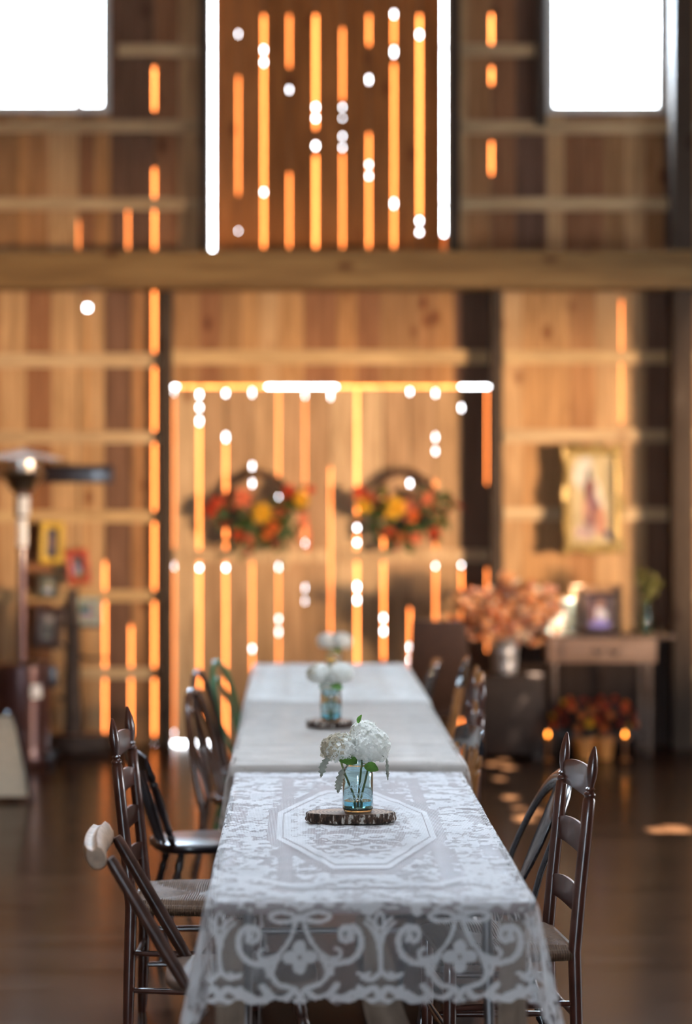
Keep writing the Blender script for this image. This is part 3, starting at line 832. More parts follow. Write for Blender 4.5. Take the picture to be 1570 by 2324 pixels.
# strokes of the lace border motif, in frame pixels of the photograph (1 px = 1.084 mm on the near edge)
def qb(pts, n=10):
    """smooth curve through points (Catmull-Rom)"""
    P_ = [pts[0]] + list(pts) + [pts[-1]]; out = []
    for i in range(1, len(P_) - 2):
        p0, p1, p2, p3 = [np.array(q, float) for q in P_[i - 1:i + 3]]
        for k in range(n):
            t = k / n; out.append(.5 * ((2 * p1) + (-p0 + p2) * t + (2 * p0 - 5 * p1 + 4 * p2 - p3) * t * t + (-p0 + 3 * p1 - 3 * p2 + p3) * t ** 3))
    out.append(np.array(pts[-1], float)); return out
half = [  # drawn for x>0, mirrored
    (qb([(6, 42), (22, 32), (45, 28), (64, 34), (66, 42), (50, 50), (28, 50), (8, 43)]), 5.5),
    (qb([(9, 50), (18, 80), (34, 108), (58, 130), (88, 134), (92, 118), (82, 112)]), 4.5),
    (qb([(110, 84), (118, 92), (112, 66), (98, 64), (92, 78), (96, 92), (106, 96)][::-1]), 6.5),
    (qb([(100, 68), (118, 62), (134, 76), (139, 100), (130, 126), (108, 142), (78, 146), (52, 138)]), 8.0),
    (qb([(48, 128), (58, 150), (62, 172), (48, 192), (26, 200), (8, 208), (0, 226)]), 6.5),
    (qb([(60, 140), (74, 150), (70, 172)]), 6),
    (qb([(20, 214), (36, 226), (60, 222), (78, 204), (84, 196)]), 9),
    (qb([(78, 222), (96, 226), (118, 214), (140, 208), (134, 200)]), 9),
    (qb([(0, 226), (20, 238), (42, 230), (62, 236), (86, 226), (110, 232), (132, 222), (156, 230), (181, 222)]), 6),
    (qb([(132, 168), (146, 172), (158, 166)]), 5),
]
mid = [  # tulip between two motifs, x relative to the half period
    (qb([(0, 28), (-9, 42), (-8, 58), (0, 66), (8, 58), (9, 42), (0, 28)]), 2.4),
    (qb([(-28, 42), (-16, 52), (-8, 70), (0, 84), (8, 70), (16, 52), (28, 42)]), 2.8),
    (qb([(-34, 52), (-20, 66), (-8, 88), (-3, 112)]), 2.6), (qb([(34, 52), (20, 66), (8, 88), (3, 112)]), 2.6),
    (qb([(0, 84), (0, 120), (2, 160)]), 4.5), (qb([(2, 160), (20, 176), (44, 172)]), 5), (qb([(-2, 168), (-20, 182), (-40, 176)]), 5),
    (qb([(-40, 214), (-14, 200), (0, 216), (18, 200), (40, 212)]), 7),
]
def seg_d(x, y, pl):
    d = np.full(x.shape, 1e9)
    for a, b in zip(pl[:-1], pl[1:]):
        vx, vy = b - a; L = vx * vx + vy * vy + 1e-9
        t = np.clip(((x - a[0]) * vx + (y - a[1]) * vy) / L, 0, 1)
        d = np.minimum(d, np.hypot(x - a[0] - t * vx, y - a[1] - t * vy))
    return d
def border(a_px, v_px):
    """lace density of the hanging border; a_px across (motif at 0, period 362), v_px down"""
    per = 362.0; x = (a_px + per / 2) % per - per / 2; ax = np.abs(x); d = np.zeros(x.shape)
    w_ = lambda dist, hw: 1 - sstep(hw - 1.2, hw + 1.6, dist)
    jit = vnoise(a_px / 4, v_px / 4, 5) * 2.4 - 1.2
    for pl, hw in half: d = np.maximum(d, w_(seg_d(ax, v_px, pl), hw * .76 + jit * 1.2))
    xm = (a_px + per) % per - per / 2
    for pl, hw in mid: d = np.maximum(d, w_(seg_d(xm, v_px, pl), hw + jit * .3))
    fx, fy = x, v_px - 132                        # the four-petalled flower
    for cx_, cy_ in ((0, -21), (0, 21), (22, 0), (-22, 0)): d = np.maximum(d, w_(np.hypot((fx - cx_) * (1.0 if cx_ else 1.2), (fy - cy_) * (1.2 if cx_ else 1.0)), 17 + jit))
    d = np.where(np.hypot(fx, fy) < 5, 0.1, d)
    for cx_, cy_ in ((0, -30), (0, 30), (32, 0), (-32, 0)): pass
    d = np.maximum(d, w_(np.hypot(x, (v_px - 42) * 1.1), 9))
    # floral band at the table edge
    blob = vnoise(a_px / 22, v_px / 11, 9) + .25 * vnoise(a_px / 7, v_px / 6, 3)
    edge = 17 + 8 * np.sin(a_px / 362 * 2 * PI * 3) + 5 * np.sin(a_px / 362 * 2 * PI * 7 + 1)
    d = np.maximum(d, sstep(.52, .62, blob) * (v_px < edge + 8) * 1.0)
    return d
def hem(a_px):
    x = (a_px + 181) % 362 - 181
    return 236 + 7 * np.cos(x / 362 * 2 * PI * 4) + 3 * np.cos(x / 362 * 2 * PI * 9)

def topfield(a, b, Wd, L, kind):
    n1 = vnoise(a / .026, b / .034, 11) * .5 + vnoise(a / .010, b / .013, 12) * .5
    big = vnoise(a / .13, b / .22, 14)
    e = np.minimum(np.minimum(a, Wd - a), np.minimum(b, L - b))
    d = sstep(.50, .58, n1 + (big - .5) * .25) * .9
    bandm = sstep(.055, .07, e) * (1 - sstep(.13, .15, e)); d = np.maximum(d, bandm * sstep(.36, .44, n1))
    inner = sstep(.16, .17, e) * (1 - sstep(.20, .21, e)); d = d * (1 - inner * .75)
    if kind == 'medallion':
        cx, cy = Wd / 2 - .01, 1.32; u = (a - cx) / .235; v = (b - cy) / .82
        r = np.maximum(np.maximum(np.abs(u), np.abs(v)), (np.abs(u) + np.abs(v)) / 1.32)
        d = np.where(r < 1.0, np.where(r > .82, .8, .30 + .42 * n1 + .2 * (n1 > .42)), d); d = np.where((r > .9) & (r < .93), .1, d)
        d = np.where((r > 1.0) & (r < 1.12), .1 + .0 * r, d)
        scal = np.hypot(u / .62, v / .72) + .05 * np.cos(6 * np.arctan2(v, u))
        ins = scal < 1; d = np.where(ins, .05, d)
        for sx in (-1, 1):
            for k in range(5):
                q = np.hypot((a - cx - sx * .055) / .05, (b - cy + .44 - k * .2) / .06); d = np.where(ins & (q > .55) & (q < .95), .95, d)
        d = np.where(ins & (n1 > .6), .9, d)
        swag = np.sin(np.abs(a - cx) * 22 + 1.2); yy = .30 + .06 * swag
        d = np.where((np.abs(b - yy) < .022 + .02 * n1) & (np.abs(a - cx) < .33), .92, d)
    return d
def cloth_mat(name, thread, net_cov=.5, ridge=.0, tint=None):
    m, nt, b = new_mat(name); L_ = nt.links
    at = nt.nodes.new('ShaderNodeAttribute'); at.attribute_name = 'sheet'
    sp = nt.nodes.new('ShaderNodeSeparateXYZ'); L_.new(at.outputs['Vector'], sp.inputs[0])
    def math_(op, a, b_=None):
        n = nt.nodes.new('ShaderNodeMath'); n.operation = op
        for i, v in enumerate((a, b_)):
            if v is None: continue
            if isinstance(v, (int, float)): n.inputs[i].default_value = v
            else: L_.new(v, n.inputs[i])
        return n.outputs[0]
    pitch = .0046
    ga = math_('ABSOLUTE', math_('SINE', math_('MULTIPLY', sp.outputs[0], PI / pitch)))
    gb = math_('ABSOLUTE', math_('SINE', math_('MULTIPLY', sp.outputs[1], PI / pitch)))
    th = math_('MINIMUM', ga, gb)                      # small on a thread
    net = math_('LESS_THAN', th, math_('ADD', net_cov * .34, math_('MULTIPLY', sp.outputs[2], .75)))
    hole = math_('LESS_THAN', math_('MULTIPLY', ga, gb), .88)
    dense = math_('GREATER_THAN', sp.outputs[2], .5)
    alpha = math_('MAXIMUM', net, math_('MULTIPLY', dense, hole))
    noise = nt.nodes.new('ShaderNodeTexNoise'); noise.inputs['Scale'].default_value = 5; L_.new(at.outputs['Vector'], noise.inputs['Vector'])
    cr = nt.nodes.new('ShaderNodeValToRGB'); cr.color_ramp.elements[0].color = tuple(c * .86 for c in thread) + (1,); cr.color_ramp.elements[1].color = tuple(thread) + (1,)
    cr.color_ramp.elements[0].position = .35; cr.color_ramp.elements[1].position = .6
    L_.new(noise.outputs['Fac'], cr.inputs['Fac']); L_.new(cr.outputs['Color'], b.inputs['Base Color'])
    b.inputs['Roughness'].default_value = 0.75; b.inputs['Specular IOR Level'].default_value = .3
    tr = nt.nodes.new('ShaderNodeBsdfTranslucent'); L_.new(cr.outputs['Color'], tr.inputs['Color'])
    m1 = nt.nodes.new('ShaderNodeMixShader'); m1.inputs[0].default_value = .25; L_.new(b.outputs[0], m1.inputs[1]); L_.new(tr.outputs[0], m1.inputs[2])
    tp = nt.nodes.new('ShaderNodeBsdfTransparent'); m2 = nt.nodes.new('ShaderNodeMixShader')
    L_.new(alpha, m2.inputs[0]); L_.new(tp.outputs[0], m2.inputs[1]); L_.new(m1.outputs[0], m2.inputs[2])
    L_.new(m2.outputs[0], nt.nodes['Material Output'].inputs['Surface'])
    return m
M['lace'] = cloth_mat('ivory_lace', (.73, .72, .72), .5)
M['lace2'] = cloth_mat('beige_lace', (.58, .53, .48), .66)
M['lace3'] = cloth_mat('white_lace', (.86, .84, .80), .72)
M['tabletop'] = plain('brown_tabletop', (.20, .145, .135), .5, noise=.25, nscale=8)
M['tabletop_pale'] = plain('pale_tabletop', (.52, .46, .40), .5, noise=.15, nscale=8)
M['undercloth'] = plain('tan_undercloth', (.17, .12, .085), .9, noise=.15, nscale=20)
M['steel'] = plain('grey_steel', (.16, .15, .15), .35, metal=.8, noise=.1)

ANG = math.atan(.0200)
def tpoint(D):   # centre line of the tables
    return Vector((.062 - .0200 * (D - 5.79), D, 0))
def cloth(name, label, D0, L, Wd, h, side, front, back, kind, mat, group=None, step=.006, fold=0):
    """a sheet draped over a table: its top, front/back/side drops and cone shaped corner folds"""
    def axis(n0, n1, Lm, st):
        a = list(np.arange(-n0, 0, min(st, .004) if n0 < .29 and n0 else st)) + list(np.arange(0, Lm, st)) + list(np.arange(Lm, Lm + n1 + 1e-6, min(st, .004) if n1 else st))
        return np.array(sorted(set(np.round(a, 5))))
    A = axis(side, side, Wd, step); B = axis(front, back, L, step)
    a, b = np.meshgrid(A, B); sh = a.shape
    du = np.maximum(0, -a) + np.maximum(0, a - Wd); sa = np.where(a < 0, -1, 1)
    dv = np.maximum(0, -b) + np.maximum(0, b - L); sb = np.where(b < 0, -1, 1)
    r = np.hypot(du, dv); ang = np.arctan2(dv, du)
    corner = (du > 0) & (dv > 0)
    fl = np.where(corner, .07 + .20 * np.sin(2 * ang) ** 2, .07)
    rip = .10 * np.sin(b * 9 + 2 * np.sin(b * 3)) * (du > 0) * (dv == 0) + .05 * np.sin(a * 17) * (dv > 0) * (du == 0)
    off = r * (fl + rip) + .003 * (r > 0) + .006 * (1 - np.exp(-r / .01))
    x = np.clip(a, 0, Wd) - Wd / 2 + sa * off * np.where(r > 0, np.cos(ang), 0) * (du > 0)
    y = np.clip(b, 0, L) + sb * off * np.where(r > 0, np.sin(ang), 0) * (dv > 0)
    z = h - np.maximum(0, np.sqrt(r * r + .008 ** 2) - .008) * .985
    soft = vnoise(a / .22 + 5, b / .3 + 9, 21) - .5
    if fold:   # wrinkles lying across the cloth
        z = z + (r == 0) * (.003 * soft + fold * np.maximum(0, vnoise(a / .5 + 1, b / .07, 33) - .55) * 2)
    else: z = z + (r == 0) * (.004 * soft + .003 * (vnoise(a / .09 + 3, b / .16 + 2, 22) - .5) + .0025 * np.exp(-((a - Wd * .36) / .012) ** 2) + .0025 * np.exp(-((a - Wd * .68) / .012) ** 2))
    # lace density
    pxm = .001084
    rows_ = .5 + .5 * np.sin(b / .019 * 2 * PI + 2.2 * vnoise(a / .15, b / .12, 77) * 2)
    dens = np.maximum(.02 + .40 * rows_, topfield(a, b, Wd, L, kind) * (.78 + .22 * vnoise(a / .05, b / .05, 78)))
    if front > .1:
        fa = (a - Wd / 2) / pxm + 162.0; fv = -b / pxm
        fr = (b < 0) & (du < .10)
        dens = np.where(fr, border(fa, fv), dens)
        dens = np.where((b < 0) & ~fr, np.maximum(sstep(.35, .5, vnoise(a / .02, b / .02, 8)), 0), dens)
    if 0 < front < .1:      # key pattern woven along the short front edge
        fp = (a / .0016) % 150; vv = -b / .0016
        key = ((np.abs(vv - 9) < 1.6) & (fp > 12) & (fp < 138)) | ((np.abs(vv - 17) < 1.6) & (fp > 30) & (fp < 120) & ~((fp > 68) & (fp < 82))) | ((np.abs(fp - 30) < 3) & (vv > 8) & (vv < 18)) | ((vv > 23) & (vv < 27) & (fp % 9 > 3))
        dens = np.where((b < 0) & (du == 0), np.where(key, 0., .95), dens)
    if side > 0:
        sd = (du > 0) & (dv == 0); dens = np.where(sd, border(b / pxm, du / pxm * .8), dens)
    keep = np.ones(sh, bool)
    if front > .2: keep &= ~((b < 0) & (du == 0) & (-b / pxm > hem(fa)))
    v = np.stack([x, y, z], -1).reshape(-1, 3)
    nx = sh[1]; idx = np.arange(sh[0] * nx).reshape(sh)
    fk = keep[:-1, :-1] & keep[1:, :-1] & keep[:-1, 1:] & keep[1:, 1:]
    f = np.stack([idx[:-1, :-1], idx[:-1, 1:], idx[1:, 1:], idx[1:, :-1]], -1)[fk]
    me = bpy.data.meshes.new(name); me.from_pydata(v.tolist(), [], f.tolist()); me.materials.append(mat)
    at = me.attributes.new('sheet', 'FLOAT_VECTOR', 'POINT')
    at.data.foreach_set('vector', np.stack([a, b, dens], -1).reshape(-1).astype(np.float32))
    me.shade_smooth()
    o = bpy.data.objects.new(name, me); COL.objects.link(o)
    c = tpoint(D0); o.location = (c.x, c.y, 0); o.rotation_euler = (0, 0, ANG)
    tag(o, label, 'tablecloth', group)
    return o
def table(label, D0, L, Wd, h, top='tabletop'):
    c = tpoint(D0); t = thing('folding_table', label, 'table', (c.x, c.y, 0), ANG, 'long tables set end to end')
    m = MB(); m.box(-Wd / 2 + .006, Wd / 2 - .006, .006, L - .006, h - .032, h - .003); m.build('tabletop', M[top], t, bevel=.004)
    for y in (.28, L - .28):
        for s in (-1, 1):
            m = MB(); m.tube([(s * (Wd / 2 - .09), y, h - .03), (s * (Wd / 2 - .07), y, .02), (s * (Wd / 2 - .07), y, 0)], [.014, .014, .016], 12); m.build('leg', M['steel'], t)
        m = MB(); m.tube([(-Wd / 2 + .08, y, .25), (Wd / 2 - .08, y, .25)], .011, 10); m.build('crossbar', M['steel'], t)
    return t
H1, H2 = .76, .785
table('nearest long table, hidden under the ivory lace cloth', 5.80, 2.60, .79, H1 - .002)
table('second long table, under the beige lace cloth', 8.46, 2.40, .83, H2 - .002, 'tabletop_pale')
table('farthest long table, under the white lace cloth', 10.90, 2.30, .845, H2 - .002, 'tabletop_pale')
cloth('lace_tablecloth', 'ivory lace tablecloth with scroll and bow border hanging over the front of the nearest table', 5.79, 2.63, .80, H1, .30, .272, .012, 'medallion', M['lace'], step=.005)
cloth('lace_tablecloth', 'beige lace tablecloth on the second table, wrinkled across', 8.45, 2.43, .838, H2, .26, .05, .01, 'plain', M['lace2'], step=.008, fold=.010)
cloth('lace_tablecloth', 'whitest lace tablecloth on the farthest table', 10.89, 2.33, .85, H2 + .003, .22, .03, .20, 'plain', M['lace3'], step=.010, fold=.006)
# tan cloth under the lace, showing at the corners and through the border
def undercloth(name, label, pts, mat):
    """pts: rows of points"""
    m = MB(); R = len(pts); C_ = len(pts[0]); m.v = [tuple(p) for r in pts for p in r]
    m.f = [(i * C_ + j, i * C_ + j + 1, (i + 1) * C_ + j + 1, (i + 1) * C_ + j) for i in range(R - 1) for j in range(C_ - 1)]; m.mi = [0] * len(m.f)
    o = m.build(name, mat, None)
    sm = o.modifiers.new('thickness', 'SOLIDIFY'); sm.thickness = .0012
    return tag(o, label, 'cloth')
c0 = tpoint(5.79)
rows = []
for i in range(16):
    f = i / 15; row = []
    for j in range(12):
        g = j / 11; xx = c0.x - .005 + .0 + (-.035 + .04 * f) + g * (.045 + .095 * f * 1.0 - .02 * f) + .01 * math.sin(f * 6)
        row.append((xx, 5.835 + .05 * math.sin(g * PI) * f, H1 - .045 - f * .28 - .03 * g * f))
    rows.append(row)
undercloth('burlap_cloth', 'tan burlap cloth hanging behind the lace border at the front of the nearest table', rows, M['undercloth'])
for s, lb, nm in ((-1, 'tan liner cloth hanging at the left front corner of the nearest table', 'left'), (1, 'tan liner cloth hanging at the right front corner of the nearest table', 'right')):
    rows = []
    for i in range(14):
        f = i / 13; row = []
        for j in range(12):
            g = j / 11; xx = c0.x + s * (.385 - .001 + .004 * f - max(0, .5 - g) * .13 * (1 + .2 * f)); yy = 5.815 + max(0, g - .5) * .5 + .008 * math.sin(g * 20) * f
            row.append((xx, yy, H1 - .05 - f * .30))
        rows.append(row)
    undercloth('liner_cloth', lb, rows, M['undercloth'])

# ------------------------------------------------------------------ wood slices, jars, flowers
def slice_mats():
    m, nt, b = new_mat('cut_wood_rings'); b.inputs['Roughness'].default_value = .6
    tc = nt.nodes.new('ShaderNodeTexCoord'); w = nt.nodes.new('ShaderNodeTexWave'); w.wave_type = 'RINGS'; w.rings_direction = 'Z'
    w.inputs['Scale'].default_value = 26; w.inputs['Distortion'].default_value = 2.5; w.inputs['Detail'].default_value = 3
    nt.links.new(tc.outputs['Object'], w.inputs['Vector'])
    r = nt.nodes.new('ShaderNodeValToRGB'); r.color_ramp.elements[0].color = (.20, .10, .045, 1); r.color_ramp.elements[1].color = (.36, .20, .10, 1)
    nt.links.new(w.outputs['Fac'], r.inputs['Fac']); nt.links.new(r.outputs['Color'], b.inputs['Base Color'])
    k, nt, b = new_mat('bark'); b.inputs['Roughness'].default_value = .9
    tc = nt.nodes.new('ShaderNodeTexCoord'); mp = nt.nodes.new('ShaderNodeMapping'); mp.inputs['Scale'].default_value = (1, 1, .35); nt.links.new(tc.outputs['Object'], mp.inputs['Vector'])
    n = nt.nodes.new('ShaderNodeTexNoise'); n.inputs['Scale'].default_value = 90; n.inputs['Detail'].default_value = 6; nt.links.new(mp.outputs['Vector'], n.inputs['Vector'])
    r = nt.nodes.new('ShaderNodeValToRGB'); e = r.color_ramp.elements; e[0].position = .40; e[0].color = (.022, .012, .008, 1); e[1].position = .62; e[1].color = (.50, .47, .42, 1)
    e.new(.54).color = (.09, .05, .03, 1)
    nt.links.new(n.outputs['Fac'], r.inputs['Fac']); nt.links.new(r.outputs['Color'], b.inputs['Base Color'])
    bp = nt.nodes.new('ShaderNodeBump'); bp.inputs['Strength'].default_value = 1; bp.inputs['Distance'].default_value = .006; nt.links.new(n.outputs['Fac'], bp.inputs['Height']); nt.links.new(bp.outputs['Normal'], b.inputs['Normal'])
    return m, k
M['rings'], M['bark'] = slice_mats()
M['dark_bark'] = plain('dark_bark', (.045, .028, .022), .7, noise=.5, nscale=30, bump=.6)
def wood_slice(label, loc, r, th, seed, group=None, name='wood_slice', ell=1.0, bark='bark'):
    rr = random.Random(seed); t = thing(name, label, 'wood slice', loc, 0, group)
    n = 72; ph = [rr.random() * 6 for _ in range(6)]
    rad = [r * (1 + .05 * math.sin(2 * a + ph[0]) + .03 * math.sin(3 * a + ph[1]) + .015 * math.sin(7 * a + ph[2]) + .012 * math.sin(17 * a + ph[3])) for a in [2 * PI * i / n for i in range(n)]]
    def ring(k, z): return [(rad[i] * k * math.cos(2 * PI * i / n), rad[i] * k * ell * math.sin(2 * PI * i / n), z) for i in range(n)]
    m = MB(); R = [ring(.95, th - .0005), ring(.6, th), ring(.25, th)]; vs = [v for q_ in R for v in q_] + [(0, 0, th)]
    fs = [(i + j * n, (i + 1) % n + j * n, (i + 1) % n + (j + 1) * n, i + (j + 1) * n) for j in range(2) for i in range(n)] + [(2 * n + i, 2 * n + (i + 1) % n, 3 * n) for i in range(n)]
    m.add(vs, fs); m.build('cut_face', M['rings'], t)
    m = MB(); zs = [(.955, 0), (1.0, th * .12), (1.015, th * .35), (1.0, th * .6), (1.01, th * .85), (.985, th * 1.0), (.945, th * .985)]
    vs = []
    for j, (k, z) in enumerate(zs):
        for i in range(n):
            jj = 1 + .018 * (rr.random() - .5) * (0 < j < 6); vs.append((rad[i] * k * jj * math.cos(2 * PI * i / n), rad[i] * k * jj * ell * math.sin(2 * PI * i / n), z))
    fs = [(i + j * n, (i + 1) % n + j * n, (i + 1) % n + (j + 1) * n, i + (j + 1) * n) for j in range(len(zs) - 1) for i in range(n)] + [tuple(range(n - 1, -1, -1))]
    m.add(vs, fs); m.build('bark', M[bark], t, ang=80)
    return t
M['jar_glass'] = glass('aqua_glass', (.76, .94, .98), 0.0, 1.42)
M['water'] = glass('water', (.38, .80, .94), 0.0, 1.33)
M['emboss'] = plain('aqua_glass_lettering', (.50, .70, .74), .12, noise=.1, coat=.8)
def mason_jar(label, loc, R=.046, Hh=.165, letters=True, rz=0):
    t = thing('mason_jar', label, 'jar', loc, rz)
    k = Hh / .165
    out = [(.0, .0), (R * .80, 0), (R * .93, .003), (R, .011), (R, .05), (R, .095), (R * .995, .118), (R * .93, .130), (R * .80, .138), (R * .765, .142), (R * .765, .146), (R * .80, .148), (R * .77, .151), (R * .80, .154), (R * .77, .157), (R * .79, .162), (R * .78, .165)]
    th = .0032
    inn = [(R * .78 - th, .165), (R * .765 - th, .146), (R * .765 - th, .140), (R * .93 - th, .1285), (R - th, .117), (R - th, .05), (R - th, .015), (R * .88, .009), (0, .0085)]
    prof = [(r, z * k) for r, z in out + inn]; n = 40; vs = []; fs = []
    for r, z in prof: vs += [(r * math.cos(2 * PI * i / n), r * math.sin(2 * PI * i / n), z) for i in range(n)]
    for j in range(len(prof) - 1):
        for i in range(n): fs.append((j * n + i, j * n + (i + 1) % n, (j + 1) * n + (i + 1) % n, (j + 1) * n + i))
    m = MB(); m.add(vs, fs); g = m.build('glass', M['jar_glass'], t, ang=70)
    m = MB(); wl = .034 * k; m.lathe([(0, R * .86), (.06, R - th - .0006), (1, R - th - .0006)], (0, 0, .0105 * k), (0, 0, wl), 40); m.build('water', M['water'], t, label='shallow water in the bottom')
    if letters:
        def word(txt, size, zc, shear=0.0):
            cu = bpy.data.curves.new('lettering', 'FONT'); cu.body = txt; cu.size = size; cu.align_x = 'CENTER'; cu.extrude = .0011; cu.shear = shear; cu.resolution_u = 3
            ob = bpy.data.objects.new('tmp', cu); COL.objects.link(ob)
            dg = bpy.context.evaluated_depsgraph_get(); me = bpy.data.meshes.new_from_object(ob.evaluated_get(dg)); bpy.data.objects.remove(ob)
            a0 = math.radians(-100)
            for v in me.vertices:
                x, y, z = v.co; aa = a0 + x / R; rr_ = R + .0004 + z; v.co = (rr_ * math.cos(aa), rr_ * math.sin(aa), zc + y)
            me.materials.clear(); me.materials.append(M['emboss'])
            o = bpy.data.objects.new('lettering', me); COL.objects.link(o); o.parent = t
        word('Ball', .030, .078 * k, .35); word('PERFECT', .0125, .056 * k); word('MASON', .0125, .040 * k)
    return t
M['petal'] = leafy('white_petals', (.90, .90, .85), noise=.06, trans=.35, nscale=40)
M['petal_tan'] = leafy('fading_petals', (.52, .46, .34), noise=.25, trans=.3, nscale=40)
M['leaf'] = leafy('green_leaf', (.10, .24, .04), trans=.35)
M['leaf_grey'] = leafy('dusty_grey_leaf', (.26, .27, .22), trans=.2)
M['stem'] = plain('green_stem', (.16, .19, .06), .5, noise=.2)
M['yellow'] = leafy('yellow_petals', (.85, .50, .05), trans=.25)
def leaf_geo(m, base, tip, w, normal, n=8, droop=.0, serr=0.0, mi=0):
    base = Vector(base); tip = Vector(tip); d = tip - base; L = d.length; dn = d.normalized(); s = dn.cross(Vector(normal)).normalized(); up = s.cross(dn)
    vs = []
    for i in range(n + 1):
        f = i / n; ww = w * math.sin(PI * min(.98, f * .93 + .05)) ** .8 * (1 + serr * (i % 2)); c = base + d * f + up * (math.sin(PI * f) * L * .12 - droop * f * f * L)
        vs += [c - s * ww + up * ww * .25, c, c + s * ww + up * ww * .25]
    fs = []
    for i in range(n): fs += [(i * 3, i * 3 + 1, i * 3 + 4, i * 3 + 3), (i * 3 + 1, i * 3 + 2, i * 3 + 5, i * 3 + 4)]
    m.add(vs, fs, mi)
def hydrangea(label, loc, centre, R, base, n=170, tan=0.0, seed=1, sq=(1, 1, .85), group=None, leaf=None, name='hydrangea', psize=.0068):
    """loc: point in the jar; centre/base relative to it"""
    rr = random.Random(seed); t = thing(name, label, 'flower', loc, 0, group)
    m = MB(); c = Vector(centre)
    n = int(n * 2.3)
    for i in range(n):
        z = 1 - 1.75 * (i + .5) / n; a = i * 2.39996 + rr.random() * .4; q_ = math.sqrt(max(0, 1 - z * z))
        nr = Vector((q_ * math.cos(a), q_ * math.sin(a), z)); bump = 1 + .10 * math.sin(nr.x * 9 + seed) * math.sin(nr.y * 8 + nr.z * 7)
        p = c + Vector((nr.x * sq[0], nr.y * sq[1], nr.z * sq[2])) * R * bump * (.93 + .1 * rr.random())
        nn = (nr + Vector((rr.uniform(-.5, .5), rr.uniform(-.5, .5), rr.uniform(-.5, .5)))).normalized()
        u = nn.orthogonal().normalized(); w = nn.cross(u); ro = rr.random() * PI; s = psize * (.85 + .35 * rr.random())
        mi = 1 if (nr.x * -.8 + nr.z * .35 - .12 + rr.uniform(-.35, .35)) > (1 - tan) else 0
        for k in range(4):
            aa = ro + k * PI / 2; d1 = u * math.cos(aa) + w * math.sin(aa); d2 = -u * math.sin(aa) + w * math.cos(aa)
            m.add([p, p + d1 * s * .55 + d2 * s * .5 + nn * s * .1, p + d1 * s * 1.15 + nn * s * .22, p + d1 * s * .55 - d2 * s * .5 + nn * s * .1], [(0, 1, 2, 3)], mi)
    m.ball(c, R * .84, 14, 0 if tan < .5 else 0, sq)
    m.build('blossom', [M['petal'], M['petal_tan']], t, smooth=False)
    m = MB(); b_ = Vector(base); m.tube(bez(b_, b_ + Vector((0, 0, .05)), c - Vector((0, 0, R * 1.2)), c - Vector((0, 0, R * .5))), .0032, 8); m.build('stem', M['stem'], t)
    for (b0, t0, w0, mt) in (leaf or []):
        m = MB(); leaf_geo(m, b0, t0, w0 * 1.15, (0, -1, .55), serr=.06); m.build('leaf', M[mt], t)
    return t
def sage_leaf(label, loc, pts, w):
    """one broad ragged grey leaf hanging along a curved midrib"""
    t = thing('drooping_leaf', label, 'leaf', loc); m = MB(); pts = [Vector(p) for p in pts]
    q_ = []
    for i in range(len(pts) - 1):
        for k in range(6): q_.append(pts[i].lerp(pts[i + 1], k / 6))
    q_.append(pts[-1]); N = len(q_)
    m.tube(q_, .0013, 6); m.build('stalk', M['leaf_grey'], t)
    m = MB(); vs = []; rr = random.Random(N + int(w * 1000)); lo = .30
    for i, p in enumerate(q_):
        f = max(0, (i / (N - 1) - lo) / (1 - lo)); ww = w * (math.sin(PI * min(1, f * .9 + .1)) ** .7 if f > 0 else .05) * (1.25 if i % 2 else .72) * rr.uniform(.85, 1.1)
        if i == N - 1: ww = .0005
        vs += [p + Vector((-ww, .004 * f, -ww * .25)), p + Vector((0, -.003, 0)), p + Vector((ww, .004 * f, -ww * .25))]
    fs = []
    for i in range(N - 1): fs += [(i * 3, i * 3 + 1, i * 3 + 4, i * 3 + 3), (i * 3 + 1, i * 3 + 2, i * 3 + 5, i * 3 + 4)]
    m.add(vs, fs); m.build('leaf_blade', M['leaf_grey'], t, ang=80); return t

zt = H1 + .0015
s1 = Vector((.014, 7.17, zt)); wood_slice('largest live-edge wood slice, on the nearest table under the first jar', s1, .128, .030, 3, ell=.62, group='wood slices under the jars')
j1 = Vector((.036, 7.165, zt + .031)); mason_jar('nearest aqua mason jar with embossed lettering', j1, .0465, .160)
gH = 'white hydrangeas in the nearest jar'
A_ = j1 + Vector((0, 0, .012))
hydrangea('right-hand full white hydrangea head in the nearest jar', A_, (.036, .0, .185), .060, (.008, 0, 0), 230, 0, 4, sq=(1, .9, .95), group=gH, leaf=[((.02, -.03, .13), (.062, -.045, .118), .014, 'leaf')])
hydrangea('left-hand hydrangea head with fading tan petals in the nearest jar', A_, (-.052, -.008, .180), .056, (-.006, 0, 0), 210, .95, 9, sq=(1.05, .9, .8), group=gH, leaf=[((-.0, -.03, .142), (-.062, -.045, .150), .015, 'leaf')])
hydrangea('small high white hydrangea head at the back of the nearest jar', A_, (.020, .035, .222), .042, (.0, .01, 0), 120, .2, 12, group=gH, leaf=[((.0, .02, .255), (.012, .0, .282), .006, 'leaf')])
sage_leaf('grey drooping dusty leaf at the left of the nearest bouquet', A_, [(-.03, -.02, .145), (-.085, -.03, .165), (-.105, -.035, .135), (-.112, -.035, .095)], .012)
sage_leaf('grey ragged leaf hanging down against the side of the nearest jar', A_, [(-.02, -.03, .14), (-.048, -.045, .12), (-.058, -.05, .08), (-.060, -.05, .05)], .012)
sage_leaf('thin pale leaf hanging at the right of the nearest bouquet', A_, [(.06, -.02, .17), (.088, -.02, .15), (.090, -.02, .11), (.091, -.02, .085)], .005)
zt2 = H2 + .004
s2 = Vector((-.064, 9.72, zt2)); wood_slice('wood slice on the second table under the second jar', s2, .098, .030, 5, ell=.8, group='wood slices under the jars')
j2 = Vector((-.062, 9.70, zt2 + .031)); mason_jar('second aqua mason jar, on the middle table', j2, .0435, .150, letters=False)
